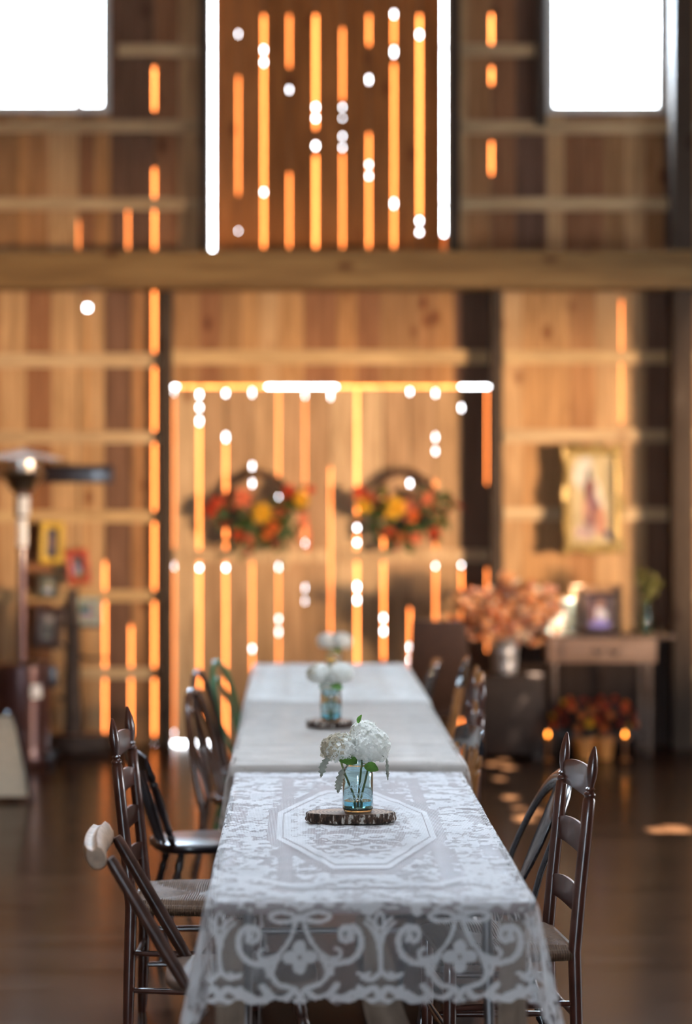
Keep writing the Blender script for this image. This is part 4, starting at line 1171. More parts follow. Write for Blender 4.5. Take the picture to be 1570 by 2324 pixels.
B_ = j2 + Vector((0, 0, .012)); gH2 = 'white hydrangeas in the second jar'
hydrangea('right-hand white hydrangea head in the second jar', B_, (.040, 0, .180), .052, (.005, 0, 0), 150, 0, 22, group=gH2, leaf=[((.0, -.03, .13), (.05, -.04, .12), .014, 'leaf')])
hydrangea('left-hand greyish hydrangea head in the second jar', B_, (-.048, 0, .176), .050, (-.005, 0, 0), 150, .6, 23, group=gH2, leaf=[((.0, -.03, .14), (-.05, -.04, .12), .014, 'leaf_grey')])
# yellow daisy
t = thing('yellow_daisy', 'yellow flower standing above the second bouquet', 'flower', B_)
m = MB()
for k in range(14):
    a = 2 * PI * k / 14; leaf_geo(m, (-.0 + .004 * math.cos(a), .004 * math.sin(a), .232), (.026 * math.cos(a), .026 * math.sin(a), .238), .005, (0, 0, 1), 4)
m.ball((0, 0, .234), .009, 10, sq=(1, 1, .6)); m.build('blossom', M['yellow'], t)
m = MB(); m.tube([(0, 0, 0), (0, .003, .12), (0, 0, .232)], .002, 8); m.build('stem', M['stem'], t)
s3 = Vector((-.066, 12.15, zt2 + .002)); wood_slice('farthest wood slice, under the third jar', s3, .095, .028, 6, ell=.8, group='wood slices under the jars')
j3 = Vector((-.060, 12.15, zt2 + .031)); mason_jar('farthest mason jar, mostly hidden behind the second bouquet', j3, .042, .135, letters=False)
C3 = j3 + Vector((0, 0, .012)); gH3 = 'white hydrangeas in the third jar'
hydrangea('right-hand white hydrangea head in the farthest jar', C3, (.038, 0, .150), .050, (.005, 0, 0), 130, 0, 31, group=gH3, leaf=[((.0, -.03, .11), (.03, -.05, .10), .016, 'leaf')])
hydrangea('left-hand white hydrangea head in the farthest jar', C3, (-.038, 0, .152), .048, (-.005, 0, 0), 130, .3, 32, group=gH3)

# ------------------------------------------------------------------ pictures
M['paint'] = None
def paint_mat():
    m, nt, b = new_mat('printed_picture'); b.inputs['Roughness'].default_value = .35
    a = nt.nodes.new('ShaderNodeAttribute'); a.attribute_name = 'ink'
    nt.links.new(a.outputs['Color'], b.inputs['Base Color']); return m
M['paint'] = paint_mat()
def image_plane(name, w, h, bg, blobs, parent, seed=0, y=-.012, n=36, warp=.10):
    """flat picture in the xz plane facing -y; blobs: (x, z, rx, rz, angle_deg, colour) in unit coordinates"""
    u, v = np.meshgrid(np.linspace(0, 1, n), np.linspace(0, 1, int(n * h / w)))
    uu = u + warp * (vnoise(u * 5 + 3, v * 5, seed + 40) - .5); vv = v + warp * (vnoise(u * 5, v * 5 + 7, seed + 41) - .5)
    col = np.zeros(u.shape + (3,)) + np.array(bg) * (.6 + .35 * vnoise(u * 7, v * 7, seed + 42))[..., None]
    for cx_, cy_, rx, ry, an, c in blobs:
        a_ = math.radians(an); dx, dy = uu - cx_, vv - cy_
        d = np.hypot((dx * math.cos(a_) + dy * math.sin(a_)) / rx, (-dx * math.sin(a_) + dy * math.cos(a_)) / ry)
        k = (1 - sstep(.75, 1.1, d))[..., None]; col = col * (1 - k) + np.array(c) * k * (.55 + .45 * vnoise(u * 12, v * 12, seed + 43))[..., None]
    R_, C_ = u.shape
    vs = np.stack([(u - .5) * w, np.full(u.shape, y), (v - .5) * h], -1).reshape(-1, 3)
    fs = [(i * C_ + j, i * C_ + j + 1, (i + 1) * C_ + j + 1, (i + 1) * C_ + j) for i in range(R_ - 1) for j in range(C_ - 1)]
    me = bpy.data.meshes.new(name); me.from_pydata(vs.tolist(), [], fs); me.materials.append(M['paint'])
    at = me.attributes.new('ink', 'FLOAT_COLOR', 'POINT'); at.data.foreach_set('color', np.concatenate([col, np.ones(col.shape[:2] + (1,))], -1).reshape(-1).astype(np.float32))
    o = bpy.data.objects.new(name, me); COL.objects.link(o); o.parent = parent; return o
def framed(name, label, cat, px, py, D, wpx, hpx, rot, fmat, border, bg, blobs, depth=.02, seed=0, wavy=0, tilt=0, image='photograph', group=None):
    k = D / F; w, h = wpx * k, hpx * k; bd = border * k
    t = thing(name, label, cat, (X(px, D), D, Z(py, D)), 0, group); t.rotation_euler = (tilt, math.radians(rot), 0)
    n = 96; m = MB(); vs = []
    prof = [(0, 0), (0, -depth * .6), (.25, -depth), (.45, -depth * .75), (.7, -depth * .85), (1, -depth * .45), (1, 0)]
    def rect(f, inset):
        hw, hh = w / 2 - inset, h / 2 - inset; per = [(-hw, -hh), (hw, -hh), (hw, hh), (-hw, hh)]
        s = f * 4; i = int(s) % 4; g = s - int(s); a, b_ = per[i], per[(i + 1) % 4]
        return a[0] + (b_[0] - a[0]) * g, a[1] + (b_[1] - a[1]) * g, i, g
    for i in range(n):
        f = i / n
        for q_, (a, d_) in enumerate(prof):
            x_, z_, side, g = rect(f, bd * a)
            if wavy and q_ < 3:
                o_ = wavy * (math.sin(g * PI * 6) * .5 + .9 * math.exp(-((g - .5) / .09) ** 2) + .7 * (math.exp(-(g / .07) ** 2) + math.exp(-((1 - g) / .07) ** 2)) - .35)
                nx_, nz_ = [(0, -1), (1, 0), (0, 1), (-1, 0)][side]; x_ += nx_ * o_; z_ += nz_ * o_
            vs.append((x_, d_, z_))
    K = len(prof); fs = []
    for i in range(n):
        j = (i + 1) % n
        for q_ in range(K - 1): fs.append((i * K + q_, i * K + q_ + 1, j * K + q_ + 1, j * K + q_))
    m.add(vs, fs); m.build('frame', fmat, t, ang=50)
    m = MB(); m.box(-w / 2 + bd * .5, w / 2 - bd * .5, -.004, .0, -h / 2 + bd * .5, h / 2 - bd * .5); m.build('backing', M['old_brown'], t, smooth=False)
    image_plane(image, w - 2 * bd + .002, h - 2 * bd + .002, bg, blobs, t, seed, y=-.006)
    return t
M['gilt'] = plain('old_gilt', (.46, .33, .12), .38, metal=.35, noise=.35, nscale=60, bump=.4)
M['yellow_paint'] = plain('yellow_paint', (.66, .42, .04), .5, noise=.15)
M['red_paint'] = plain('red_paint', (.42, .055, .022), .5, noise=.2)
M['chest'] = plain('dark_chest_wood', (.030, .017, .012), .65, noise=.4)
M['frame_brown'] = plain('dark_frame_wood', (.060, .028, .022), .4, noise=.3)
M['frame_olive'] = plain('olive_frame_wood', (.07, .055, .03), .4, noise=.3)
M['frame_tan'] = plain('tan_frame_wood', (.38, .22, .12), .4, noise=.3)
M['paper_teal'] = plain('pale_teal_paper', (.42, .55, .50), .5, noise=.1)
M['string'] = plain('hanging_string', (.35, .27, .18), .8)
# ornate framed painting on the right (an invented, generic scene)
pf = framed('framed_painting', 'ornate gilt-framed upright painting hanging on the right-hand wall boards', 'painting', 1343, 1134, 16.10, 140, 246, 0, M['gilt'], 23, (.66, .52, .28),
       [(.30, .80, .30, .22, 0, (.80, .74, .62)), (.62, .52, .16, .30, 25, (.85, .74, .58)), (.42, .64, .17, .13, 20, (.30, .12, .10)), (.46, .38, .24, .20, -25, (.24, .10, .13)), (.42, .80, .09, .07, 0, (.13, .10, .08)),
        (.66, .26, .16, .20, 20, (.60, .27, .16)), (.32, .42, .10, .14, 0, (.58, .30, .20)), (.84, .10, .10, .07, 0, (.05, .05, .12)), (.35, .14, .28, .10, 5, (.55, .38, .34))], depth=.05, seed=1, wavy=.016, tilt=math.radians(-4), image='canvas')
m = MB(); m.box(-.10, .10, .0, .15, .15, .20); m.build('hanging_cleat', M['frame_brown'], pf, smooth=False)
# small frames on the left wall
gS = 'small frames on the left wall'
D_ = 16.17
def strings(px, py, py2, D):
    pass
framed('picture_frame', 'yellow frame with a tiny dark photo, topmost of the small frames on the left', 'picture frame', 118, 1232, D_, 54, 94, 2, M['yellow_paint'], 14, (.10, .07, .06), [(.5, .5, .25, .25, 0, (.30, .16, .12))], seed=2, group=gS)
framed('picture_frame', 'red frame around a small photo, right of the yellow frame', 'picture frame', 177, 1286, D_, 52, 78, -7, M['red_paint'], 15, (.06, .06, .05), [(.5, .35, .3, .25, 0, (.45, .42, .60)), (.25, .35, .15, .2, 0, (.10, .20, .45)), (.6, .12, .4, .12, 0, (.30, .30, .06))], seed=3, group=gS)
framed('picture_frame', 'dark olive frame with a black and white couple photo, below the yellow frame', 'picture frame', 110, 1329, D_, 50, 58, 3, M['frame_olive'], 9, (.10, .10, .05), [(.55, .5, .25, .3, 0, (.50, .44, .30)), (.5, .2, .35, .15, 0, (.55, .60, .70))], seed=4, group=gS)
framed('picture_frame', 'largest brown frame, tilted, with a pale mat, lowest on the left wall', 'picture frame', 110, 1423, 16.14, 64, 96, 8, M['frame_brown'], 18, (.24, .20, .15), [(.5, .8, .4, .12, 0, (.48, .38, .32)), (.5, .35, .25, .2, 0, (.10, .09, .06)), (.5, .08, .4, .06, 0, (.4, .34, .28))], seed=5, group=gS)
t = framed('picture_frame', 'pale teal card frame with a green and blue picture beside the tree trunk', 'picture frame', 200, 1388, D_, 56, 62, 0, M['paper_teal'], 9, (.46, .36, .30), [(.25, .62, .45, .22, 0, (.02, .12, .09)), (.4, .42, .3, .1, 0, (.14, .16, .40))], seed=6, group=gS)
m = MB(); m.box(X(172, 16.1), X(232, 16.1), 16.02, 16.24, Z(1424, 16.1), Z(1419, 16.1)); o = m.build('wall_ledge', M['frame_brown'], None, bevel=.002); tag(o, 'narrow dark ledge under the pale teal card frame', 'shelf')
m = MB(); m.box(X(95, 15.95), X(256, 15.95), 15.93, 16.00, Z(1096, 15.95), Z(1056, 15.95)); t = thing('bracket_board', 'dark horizontal board sticking out beside the patio heater head', 'board', (0, 0, 0))
m.build('board', M['dark_paint'], t, bevel=.004)
m = MB(); m.box(X(130), X(142), 15.99, 16.24, Z(1094, 15.95), Z(1060, 15.95)); m.box(X(225), X(237), 15.99, 16.24, Z(1094, 15.95), Z(1060, 15.95)); m.build('bracket', M['dark_paint'], t, smooth=False)

# ------------------------------------------------------------------ patio heater
M['bronze'] = plain('bronze_enamel', (.085, .038, .038), .28, metal=.45, noise=.12, nscale=5, coat=.5)
M['steelb'] = plain('brushed_steel', (.52, .47, .42), .28, metal=1, noise=.1)
M['white_label'] = plain('white_label', (.80, .80, .80), .5, noise=.05)
Dh = 15.2; hx = X(50, Dh)
t = thing('patio_heater', 'tall bronze patio heater with a round tank cover at the left wall', 'heater', (hx, Dh, 0))
m = MB(); zt_ = Z(1500, Dh); R = .178
m.lathe([(0, R * 1.04), (.03, R * 1.06), (.06, R * 1.0), (.12, R), (.93, R), (.935, R * 1.03), (.97, R * 1.03), (.985, R * .97), (1, R * .55)], (0, 0, .03), (0, 0, zt_), 44); tc_ = m.build('tank_cover', M['bronze'], t, ang=50)
m = MB(); m.lathe([(0, R * 1.16), (.3, R * 1.18), (.8, R * 1.12), (1, R * 1.02)], (0, 0, .0), (0, 0, .045), 40); m.build('base', M['bronze'], t)
# label curved on the cover
m = MB(); n = 10; vs = []
for i in range(n + 1):
    a = math.radians(-64 + 26 * i / n)
    for z in (Z(1580, Dh), Z(1550, Dh)): vs.append(((R + .0015) * math.cos(a), (R + .0015) * math.sin(a), z))
m.add(vs, [(2 * i, 2 * i + 2, 2 * i + 3, 2 * i + 1) for i in range(n)]); m.build('label_sticker', M['white_label'], tc_)
m = MB(); m.tube([(0, 0, zt_ - .02), (0, 0, Z(1180, Dh))], .0285, 20); m.build('pole', M['bronze'], t)
m = MB(); m.tube([(0, 0, Z(1240, Dh)), (0, 0, Z(1172, Dh))], .034, 20); m.build('pole_sleeve', M['white_label'], t, label='pale sleeve on the pole')
m = MB(); m.lathe([(0, .036), (.1, .047), (.9, .050), (1, .040)], (0, 0, Z(1176, Dh)), (0, 0, Z(1118, Dh)), 20); vb = m.build('valve_housing', M['bronze'], t)
m = MB(); m.box(-.012, .055, -.056, -.048, Z(1170, Dh), Z(1126, Dh)); m.build('label_sticker', M['white_label'], vb, smooth=False, label='bright white label')
m = MB(); m.lathe([(0, .06), (.1, .085), (.3, .10), (.55, .145), (.62, .155), (.66, .135), (.8, .13), (1, .13)], (0, 0, Z(1118, Dh)), (0, 0, Z(1048, Dh)), 32); m.build('burner_head', M['steelb'], t)
m = MB(); zr = Z(1046, Dh)
m.lathe([(0, .295), (.02, .30), (.08, .297), (.45, .19), (.8, .07), (1, .0)], (0, 0, zr), (0, 0, zr + .085), 44); m.build('reflector', M['steelb'], t)
m = MB(); m.box(R * .9, R * 1.25, -.05, .05, Z(1560, Dh), Z(1510, Dh)); m.ball((R * 1.2, -.02, Z(1545, Dh)), .03, 12); m.build('regulator', M['dark_paint'], t, bevel=.003)
for s in (-1, 1):
    m = MB(); m.lathe([(0, .03), (.1, .038), (.9, .038), (1, .03)], (R * .85 + .03, s * .1 - .015, .038), (R * .85 + .03, s * .1 + .015, .038), 20); m.build('wheel', M['dark_paint'], t)

# ------------------------------------------------------------------ log slice with a stripped tree trunk
ws = wood_slice('thick low log slice on the floor beside the patio heater', Vector((X(180, 15.80), 15.80, 0)), .195, .125, 41, name='log_slice', ell=.75, bark='dark_bark')
t = thing('tree_trunk_post', 'slender bare tree trunk with stub branches standing on the log slice', 'tree trunk', (X(166, 15.80), 15.80, .126))
m = MB(); zz = Z(1338, 15.8) - .126
m.tube([(0, 0, 0), (.004, 0, .1), (-.008, 0, .35), (.0, .0, .6), (-.008, 0, .85), (-.006, 0, zz)], [.072, .062, .056, .050, .045, .040], 16); m.build('trunk', M['dark_bark'], t, ang=70)
m = MB(); m.slab([(-.006 + .038 * math.cos(a), .038 * math.sin(a)) for a in [2 * PI * i / 24 for i in range(24)]], zz, zz + .006, rnd=.001); m.build('cut_top', M['worn'], t, label='pale cut end')
for p, r_ in (([(.02, 0, .53), (.10, -.01, .50), (.19, -.01, .505), (.28, -.0, .515)], [.016, .012, .009, .006]), ([(-.02, 0, .22), (-.08, 0, .235), (-.11, 0, .24)], [.02, .017, .013]), ([(-.02, 0, .55), (-.07, -.02, .60), (-.12, -.02, .62)], [.014, .011, .008])):
    m = MB(); m.tube(p, r_, 10); m.build('branch', M['dark_bark'], t)
# easel sign at the left border
t = thing('easel_sign', 'cream sign board on a black A-frame stand at the left edge of the floor', 'sign', (X(0, 13.3), 13.3, 0))
m = MB(); m.tube([(X(76, 13.3) - X(0, 13.3), -.02, 0), (X(28, 13.3) - X(0, 13.3), .06, .50)], .010, 8); m.build('leg', M['dark_paint'], t)
m = MB(); m.tube([(X(34, 13.6) - X(0, 13.3), .32, 0), (X(24, 13.5) - X(0, 13.3), .07, .50)], .010, 8); m.build('leg', M['dark_paint'], t)
m = MB(); m.tube([(-.26, -.02, 0), (-.12, .06, .50)], .010, 8); m.build('leg', M['dark_paint'], t)
m = MB(); x_ = lambda p: X(p, 13.3) - X(0, 13.3)
pts_ = [(x_(-70), .03), (x_(62), .03), (x_(54), .20), (x_(36), .38), (x_(22), .48), (x_(-40), .48)]
m.add([(a, .0 + .1 * b, b) for a, b in pts_] + [(a, .015 + .1 * b, b) for a, b in pts_], [tuple(range(6)), tuple(range(11, 5, -1))] + [(i, i + 6, (i + 1) % 6 + 6, (i + 1) % 6) for i in range(6)])
m.build('board', plain('cream_board', (.62, .52, .38), .6, noise=.1), t, smooth=False)

# ------------------------------------------------------------------ autumn wreaths on the door
M['vine'] = wood('grapevine', [(.10, .055, .035), (.14, .08, .05)], island=True, knots=False)
for nme, c in (('f_red', (.62, .07, .02)), ('f_orange', (.80, .18, .03)), ('f_coral', (.82, .22, .10)), ('f_yellow', (.85, .46, .02)), ('f_green', (.05, .09, .015)), ('f_dark', (.03, .025, .02)), ('f_deep', (.25, .03, .012)), ('f_peach', (.82, .40, .18)), ('f_cream', (.85, .66, .48)), ('f_pinkish', (.72, .36, .26)), ('f_burnt', (.55, .16, .04)), ('f_olive', (.16, .15, .03))):
    M[nme] = leafy(nme[2:] + '_petal', c, noise=.25, trans=.35)
def blossom(c, r, mat, parent, nn=(0, -1, .1), seed=0, name='flower', petals=7, layers=3):
    rr = random.Random(seed); m = MB(); n_ = Vector(nn).normalized(); u = n_.orthogonal().normalized(); w = n_.cross(u); c = Vector(c)
    for l in range(layers):
        rl = r * (1 - .28 * l)
        for k in range(petals):
            a = 2 * PI * (k + .5 * l) / petals + rr.random() * .2; d = u * math.cos(a) + w * math.sin(a)
            leaf_geo(m, c + n_ * .008 * l, c + d * rl + n_ * (.012 + .02 * l), rl * .36, n_, 5)
    m.ball(c + n_ * .02, r * .16, 8)
    return m.build(name, mat, parent, ang=80)
def wreath(label, pc, ring_r, flowers, seed):
    rr = random.Random(seed); D0 = 16.16; cx, cz = X(pc[0], D0), Z(pc[1], D0)
    t = thing('autumn_wreath', label, 'wreath', (cx, D0, cz), 0, 'autumn wreaths on the double door')
    m = MB()
    for k in range(7):
        ph = rr.random() * 6; pts = []
        for i in range(48):
            a = 2 * PI * i / 48; rr_ = ring_r + .020 * math.sin(a * 5 + ph); pts.append((rr_ * math.cos(a), .02 + .020 * math.cos(a * 5 + ph), rr_ * math.sin(a)))
        m.tube(pts, .008, 6, closed=True)
    m.build('vine_ring', M['vine'], t)
    m = MB(); m.tube([(0, .095, ring_r + .05), (0, .0, ring_r + .045), (0, -.01, ring_r + .01)], .004, 8); m.build('hook', M['dark_paint'], t)
    m = MB(); m2 = MB()
    for i in range(150):
        a = rr.uniform(math.radians(165), math.radians(385)); r_ = ring_r + rr.uniform(-.09, .10); p = Vector((r_ * math.cos(a), -.01 - rr.random() * .05, r_ * math.sin(a)))
        d = Vector((rr.uniform(-1, 1), rr.uniform(-.5, .1), rr.uniform(-1, .4))).normalized()
        leaf_geo(m if rr.random() < .8 else m2, p, p + d * rr.uniform(.06, .11), rr.uniform(.012, .022), (0, -1, 0), 4)
    m.build('leaves', M['f_green'], t); m2.build('leaves', M['f_deep'], t, label='dark red leaves')
    for i, (px, py, r, mt) in enumerate(flowers):
        blossom((X(px, D0) - cx, -.05, Z(py, D0) - cz), r, M[mt], t, seed=i + seed)
    return t
w1 = wreath('left one of the two autumn flower wreaths on the double door', (586, 1146), .215,
    [(550, 1130, .075, 'f_coral'), (492, 1144, .060, 'f_red'), (480, 1160, .05, 'f_red'), (594, 1165, .080, 'f_yellow'), (680, 1134, .068, 'f_yellow'), (655, 1116, .055, 'f_red'), (632, 1163, .05, 'f_burnt'), (620, 1196, .055, 'f_orange'),
     (568, 1222, .055, 'f_coral'), (540, 1212, .05, 'f_red'), (604, 1212, .045, 'f_orange'), (705, 1112, .035, 'f_red'), (528, 1168, .06, 'f_dark'), (560, 1186, .05, 'f_green'), (512, 1188, .045, 'f_deep'), (646, 1150, .04, 'f_olive')], 3)
w2 = wreath('right one of the two autumn flower wreaths on the double door', (918, 1142), .215,
    [(814, 1118, .055, 'f_red'), (826, 1146, .065, 'f_yellow'), (838, 1132, .05, 'f_orange'), (893, 1152, .088, 'f_yellow'), (968, 1132, .065, 'f_coral'), (868, 1118, .045, 'f_olive'), (905, 1188, .05, 'f_dark'), (938, 1172, .05, 'f_orange'),
     (880, 1208, .05, 'f_red'), (910, 1222, .05, 'f_burnt'), (940, 1218, .055, 'f_coral'), (985, 1210, .05, 'f_red'), (962, 1180, .055, 'f_dark'), (855, 1165, .045, 'f_green'), (1000, 1190, .035, 'f_olive')], 8)
for w_, xs_ in ((w1, ((.30, -.02, -.36), (.33, -.05, -.42))), (w2, ((.02, -.25, -.40), (.06, -.2, -.36)))):
    for k, (a, b, c) in enumerate(xs_):
        m = MB(); m.ribbon([(a - .02, -.04, .02 + .02 * k), (a + .0, -.06, -.12), (a - .01 + .03 * k, -.05, -.22), (a + .01, -.06, c * .75)], .013, .0015, (1, 0, 0)); m.build('ribbon', M['f_coral'], w_)

# ------------------------------------------------------------------ side table and what stands on it
Dd = 15.72
M['desk'] = wood('aged_desk_wood', [(.15, .095, .065), (.12, .078, .055)], axis='X', rough=.35, spec=.5)
M['desk_front'] = wood('worn_drawer_wood', [(.30, .20, .15)], axis='X', rough=.45)
M['desk_dark'] = plain('dark_desk_wood', (.05, .03, .022), .4, noise=.3)
t = thing('writing_desk', 'old writing desk with one drawer and slim legs against the right wall', 'desk', (X(1368, Dd), Dd, 0))
dx = lambda px: X(px, Dd) - X(1368, Dd)
zt_ = Z(1437, Dd)
m = MB(); m.box(dx(1222), dx(1522), -.22, .24, zt_ - .022, zt_); m.build('desktop', M['desk'], t, bevel=.006)
m = MB(); m.box(dx(1238), dx(1482), -.17, .22, Z(1500, Dd), zt_ - .022); m.build('apron', M['desk_front'], t, bevel=.004)
m = MB(); m.box(dx(1272), dx(1466), -.188, -.165, Z(1494, Dd), Z(1452, Dd)); dw = m.build('drawer', M['desk_front'], t, bevel=.004)
for s in (-18, 18):
    m = MB(); m.tube(bez((dx(1369 + s) - .03, -.19, Z(1468, Dd)), (dx(1369 + s) - .02, -.22, Z(1482, Dd)), (dx(1369 + s) + .02, -.22, Z(1482, Dd)), (dx(1369 + s) + .03, -.19, Z(1468, Dd))), .006, 8); m.build('drawer_pull', M['dark_paint'], dw)
for px_, y_ in ((1252, -.14), (1466, -.14), (1258, .18), (1460, .18)):
    m = MB(); turned(m, (dx(px_), y_, 0), (dx(px_), y_, Z(1500, Dd)), .026, 14); m.build('leg', M['desk'], t)
m = MB(); m.box(dx(1252), dx(1466), -.15, -.125, .12, .15); m.box(dx(1252), dx(1466), .17, .195, .12, .15); m.build('stretchers', M['desk_dark'], t, bevel=.003)
# near-black boards that paint in the shade low on the wall
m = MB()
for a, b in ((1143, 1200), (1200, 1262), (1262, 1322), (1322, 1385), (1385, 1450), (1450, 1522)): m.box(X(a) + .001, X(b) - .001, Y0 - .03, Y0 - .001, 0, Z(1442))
m.build('low_shade_boards', M['low_shade'], wall, smooth=False, label='low boards coloured dark as shade')
# frames and vessels on the desk
ft = zt_ + .001
def on_desk(py_bottom_h, h): return h
framed('picture_frame', 'pale frame with washed-out picture standing at the left end of the desk', 'picture frame', 1262, 1400, 15.80, 76, 78, 0, M['paper_teal'], 10, (.50, .46, .38), [(.5, .5, .3, .3, 0, (.56, .50, .42))], seed=11, tilt=math.radians(-5))
framed('picture_frame', 'wide tan wooden frame standing in the middle of the desk behind the dark photo', 'picture frame', 1352, 1382, 15.84, 118, 108, 0, M['frame_tan'], 14, (.42, .26, .15), [(.3, .5, .2, .3, 0, (.50, .30, .18))], seed=12, tilt=math.radians(-5))
framed('picture_frame', 'dark framed photo with a blue and white bride-like patch in the middle of the desk', 'picture frame', 1361, 1390, 15.74, 72, 92, 0, M['frame_brown'], 7, (.08, .05, .06), [(.5, .42, .28, .28, 0, (.75, .70, .78)), (.5, .18, .45, .12, 0, (.30, .26, .75)), (.5, .74, .16, .14, 0, (.40, .20, .14)), (.2, .5, .12, .3, 0, (.25, .12, .12))], seed=13, tilt=math.radians(-5))
M['clear'] = glass('clear_glass', (.93, .97, .96)); M['green_glass'] = glass('green_glass', (.35, .62, .45))
def vessel(name, label, cat, px, D, prof, mat, part='glass'):
    t = thing(name, label, cat, (X(px, D), D, ft)); m = MB(); zz = [z for r, z in prof]
    vs = []; n = 28
    for r, z in prof: vs += [(r * math.cos(2 * PI * i / n), r * math.sin(2 * PI * i / n), z) for i in range(n)]
    fs = [(j * n + i, j * n + (i + 1) % n, (j + 1) * n + (i + 1) % n, (j + 1) * n + i) for j in range(len(prof) - 1) for i in range(n)]
    m.add(vs, fs); m.build(part, mat, t); return t
vessel('glass_bowl', 'small clear glass bowl at the left of the desk catching a bright highlight', 'bowl', 1290, 15.60, [(0, 0), (.035, 0), (.055, .02), (.06, .05), (.05, .075), (.047, .075), (.056, .05), (.05, .022), (0, .006)], M['clear'])
vessel('glass_dish', 'low glass dish between the photo and the green vase on the desk', 'dish', 1392, 15.58, [(0, 0), (.03, 0), (.05, .02), (.053, .03), (.05, .03), (.045, .02), (0, .006)], M['clear'])
vessel('bud_vase', 'tall narrow greenish glass vase with twigs at the right end of the desk', 'vase', 1466, 15.66, [(0, 0), (.034, 0), (.036, .02), (.034, .12), (.026, .17), (.022, .20), (.027, .225), (.024, .225), (.019, .20), (.023, .17), (.031, .12), (.033, .02), (0, .008)], M['green_glass'])
vessel('glass_dish', 'clear glass dish at the far right end of the desk', 'dish', 1496, 15.62, [(0, 0), (.025, 0), (.04, .03), (.045, .055), (.042, .055), (.036, .03), (0, .006)], M['clear'])
t = thing('leafy_twigs', 'loose green and yellow twigs standing in the narrow vase on the desk', 'plant', (X(1466, 15.66), 15.66, ft + .02)); rr = random.Random(5)
m = MB(); m2 = MB()
for i in range(9):
    tx, ty, tz = rr.uniform(-.09, .11), rr.uniform(-.05, .03), rr.uniform(.27, .42); pts = bez((0, 0, 0), (0, 0, .2), (tx * .4, ty, tz * .8), (tx, ty, tz)); m.tube(pts, .002, 6)
    for k in range(9):
        p = pts[5 + k % 6]; d = Vector((rr.uniform(-1, 1), rr.uniform(-.6, .3), rr.uniform(-.2, 1))).normalized(); leaf_geo(m2, p, p + d * rr.uniform(.03, .055), .010, (0, -1, 0), 4)
m.build('stems', M['stem'], t); m2.build('leaves', M['f_olive'], t)

# ------------------------------------------------------------------ crate, bucket and the dried orange arrangement
t = thing('wooden_chest', 'dark wooden chest on the floor carrying the grey bucket', 'chest', (X(1150, 15.5), 15.55, 0))
hz = Z(1532, 15.4)
m = MB(); m.box(-.23, .23, -.16, .16, .03, hz - .03); m.build('body', M['chest'], t, bevel=.006)
m = MB(); m.box(-.245, .245, -.175, .175, hz - .03, hz); m.build('lid', M['chest'], t, bevel=.006)
for sx in (-1, 1):
    for sy in (-1, 1): m = MB(); m.box(sx * .2 - .025, sx * .2 + .025, sy * .13 - .02, sy * .13 + .02, 0, .03); m.build('foot', M['desk_dark'], t, smooth=False)
M['zinc'] = plain('zinc', (.36, .36, .38), .42, metal=.6, noise=.2, nscale=12)
bx, by = X(1146, 15.45), 15.50
t = thing('metal_bucket', 'grey galvanized bucket holding the dried orange foliage', 'bucket', (bx, by, hz + .001))
hb = .235; m = MB(); prof = [(0, 0), (.075, 0), (.078, .006), (.082, .08), (.080, .085), (.083, .09), (.089, .17), (.087, .175), (.090, .18), (.094, hb - .004), (.098, hb), (.093, hb), (.088, .18), (.075, .01), (0, .006)]
n = 36; vs = []
for r, z in prof: vs += [(r * math.cos(2 * PI * i / n), r * math.sin(2 * PI * i / n), z) for i in range(n)]
m.add(vs, [(j * n + i, j * n + (i + 1) % n, (j + 1) * n + (i + 1) % n, (j + 1) * n + i) for j in range(len(prof) - 1) for i in range(n)]); m.build('pail', M['zinc'], t, ang=50)
m = MB(); m.tube([(.098 * math.cos(a), -.02 - .05 * math.sin(a), hb - .03 - .07 * math.sin(a)) for a in [PI * i / 16 for i in range(17)]], .003, 6); m.build('handle', M['zinc'], t)
t = thing('dried_foliage_arrangement', 'wide spray of dried orange and peach leaves in the grey bucket', 'flower arrangement', (bx, by, hz + .02)); rr = random.Random(11)
ms = MB(); mats_ = ['f_peach', 'f_burnt', 'f_pinkish', 'f_cream', 'f_peach']; mm = {k: MB() for k in mats_}
for i in range(64):
    tx = rr.uniform(-.37, .40); tz = .30 + .26 * rr.random() + .05 * math.cos(tx * 6) - .12 * abs(tx); ty = rr.uniform(-.22, .20)
    pts = bez((rr.uniform(-.05, .05), rr.uniform(-.05, .05), .03), (tx * .1, ty * .1, .26), (tx * .6, ty * .6, tz * .75), (tx, ty, tz)); ms.tube(pts, [.0035 - .0002 * j for j in range(11)], 6)
    for k in range(15):
        p = pts[min(10, 4 + k % 7)]; d = Vector((rr.uniform(-1, 1), rr.uniform(-1, .6), rr.uniform(-.5, 1))).normalized()
        leaf_geo(mm[rr.choice(mats_)], p, p + d * rr.uniform(.045, .085), rr.uniform(.014, .024), (0, -1, .2), 4)
ms.build('stems', M['frame_brown'], t)
for k in mm: mm[k].build('leaves', M[k], t)

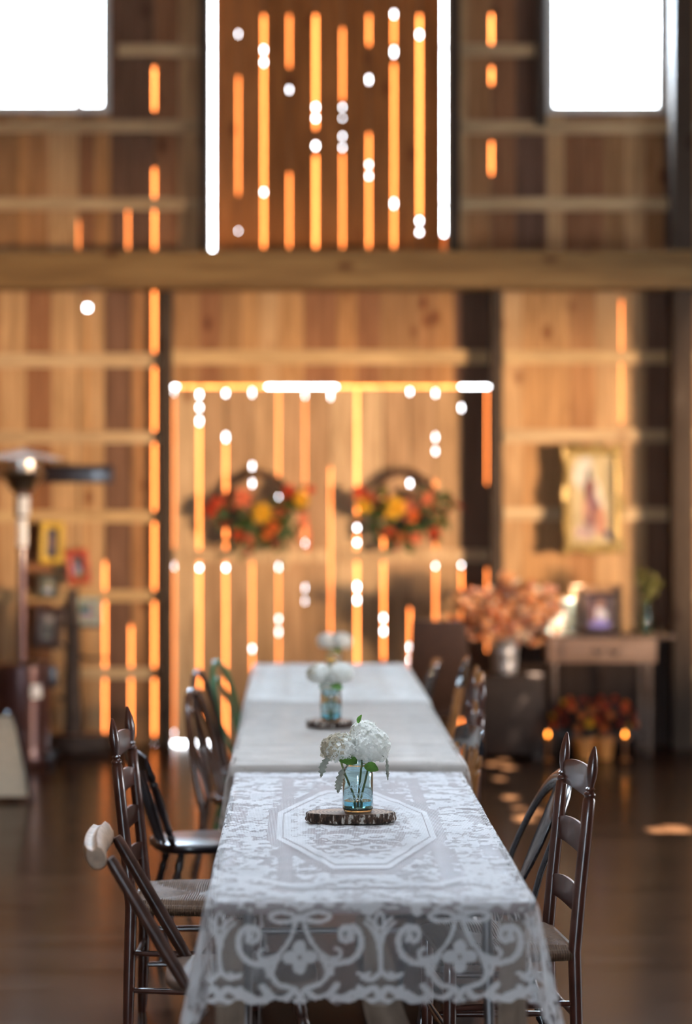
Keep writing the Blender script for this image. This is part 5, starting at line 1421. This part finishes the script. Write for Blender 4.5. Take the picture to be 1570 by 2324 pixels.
# ------------------------------------------------------------------ potted mums and tealights on the floor
M['pot'] = plain('orange_pot', (.62, .24, .05), .5, noise=.15)
for i, (px_, lb) in enumerate(((1326, 'left'), (1370, 'right'))):
    D0 = 15.35 + .04 * i; t = thing('flower_pot', lb + ' one of the two orange pots under the desk', 'flower pot', (X(px_, D0), D0, 0), 0, 'orange pots under the desk')
    prof = [(0, 0), (.050, 0), (.064, .11), (.070, .112), (.071, .145), (.066, .145), (.062, .11), (0, .10)]; vs = []; m = MB()
    for r, z in prof: vs += [(r * math.cos(2 * PI * k / 30), r * math.sin(2 * PI * k / 30), z) for k in range(30)]
    m.add(vs, [(j * 30 + k, j * 30 + (k + 1) % 30, (j + 1) * 30 + (k + 1) % 30, (j + 1) * 30 + k) for j in range(len(prof) - 1) for k in range(30)]); m.build('pot', M['pot'], t, ang=40)
    f = thing('potted_mums', 'dome of rust and yellow chrysanthemums in the %s orange pot' % lb, 'flowers', (X(px_, D0), D0, .101), 0, 'chrysanthemums under the desk')
    rr = random.Random(60 + i); m = MB(); c = Vector((.018 * (2 * i - 1) * 2, 0, .15))
    for k in range(120):
        a = rr.random() * 2 * PI; z = rr.uniform(-.5, 1); q_ = math.sqrt(1 - z * z); nr = Vector((q_ * math.cos(a), q_ * math.sin(a), z)); p = c + nr * .11
        leaf_geo(m, p * .8, p + nr * .02, .014, (0, -1, .3), 4)
    m.tube([(0, 0, 0), (0, 0, .15)], .02, 8); m.build('leaves', M['f_dark'], f)
    for k in range(30):
        z = 1 - 1.3 * (k + .5) / 30; a = k * 2.4 + rr.random() * .3; q_ = math.sqrt(max(0, 1 - z * z)); nr = Vector((q_ * math.cos(a), q_ * math.sin(a), z))
        blossom(c + Vector((nr.x * 1.2, nr.y, nr.z)) * .135, .032, M[rr.choice(['f_deep', 'f_red', 'f_burnt', 'f_yellow', 'f_orange', 'f_deep'])], f, nn=nr, seed=k, name='flower', petals=8, layers=2)
def flame_mat():
    m, nt, b = new_mat('candle_flame'); b.inputs['Emission Color'].default_value = (1, .30, .03, 1); b.inputs['Emission Strength'].default_value = 16; return m
M['flame'] = flame_mat(); M['amber'] = plain('amber_cup', (.35, .12, .03), .3, noise=.2)
for px_, lb in ((1243, 'small glowing amber tealight to the left of the orange pots'), (1418, 'small glowing amber tealight to the right of the orange pots')):
    D0 = 15.3; t = thing('tealight', lb, 'candle', (X(px_, D0), D0, 0))
    hgt = Z(1672, D0); m = MB(); m.lathe([(0, .03), (.08, .022), (.15, .008), (.8, .008), (.86, .028), (1, .032)], (0, 0, 0), (0, 0, hgt), 18); m.build('holder', M['amber'], t)
    m = MB(); m.lathe([(0, .003), (.3, .0085), (.6, .006), (1, .0008)], (0, 0, hgt + .002), (0, 0, hgt + .036), 12); m.build('flame', M['flame'], t)
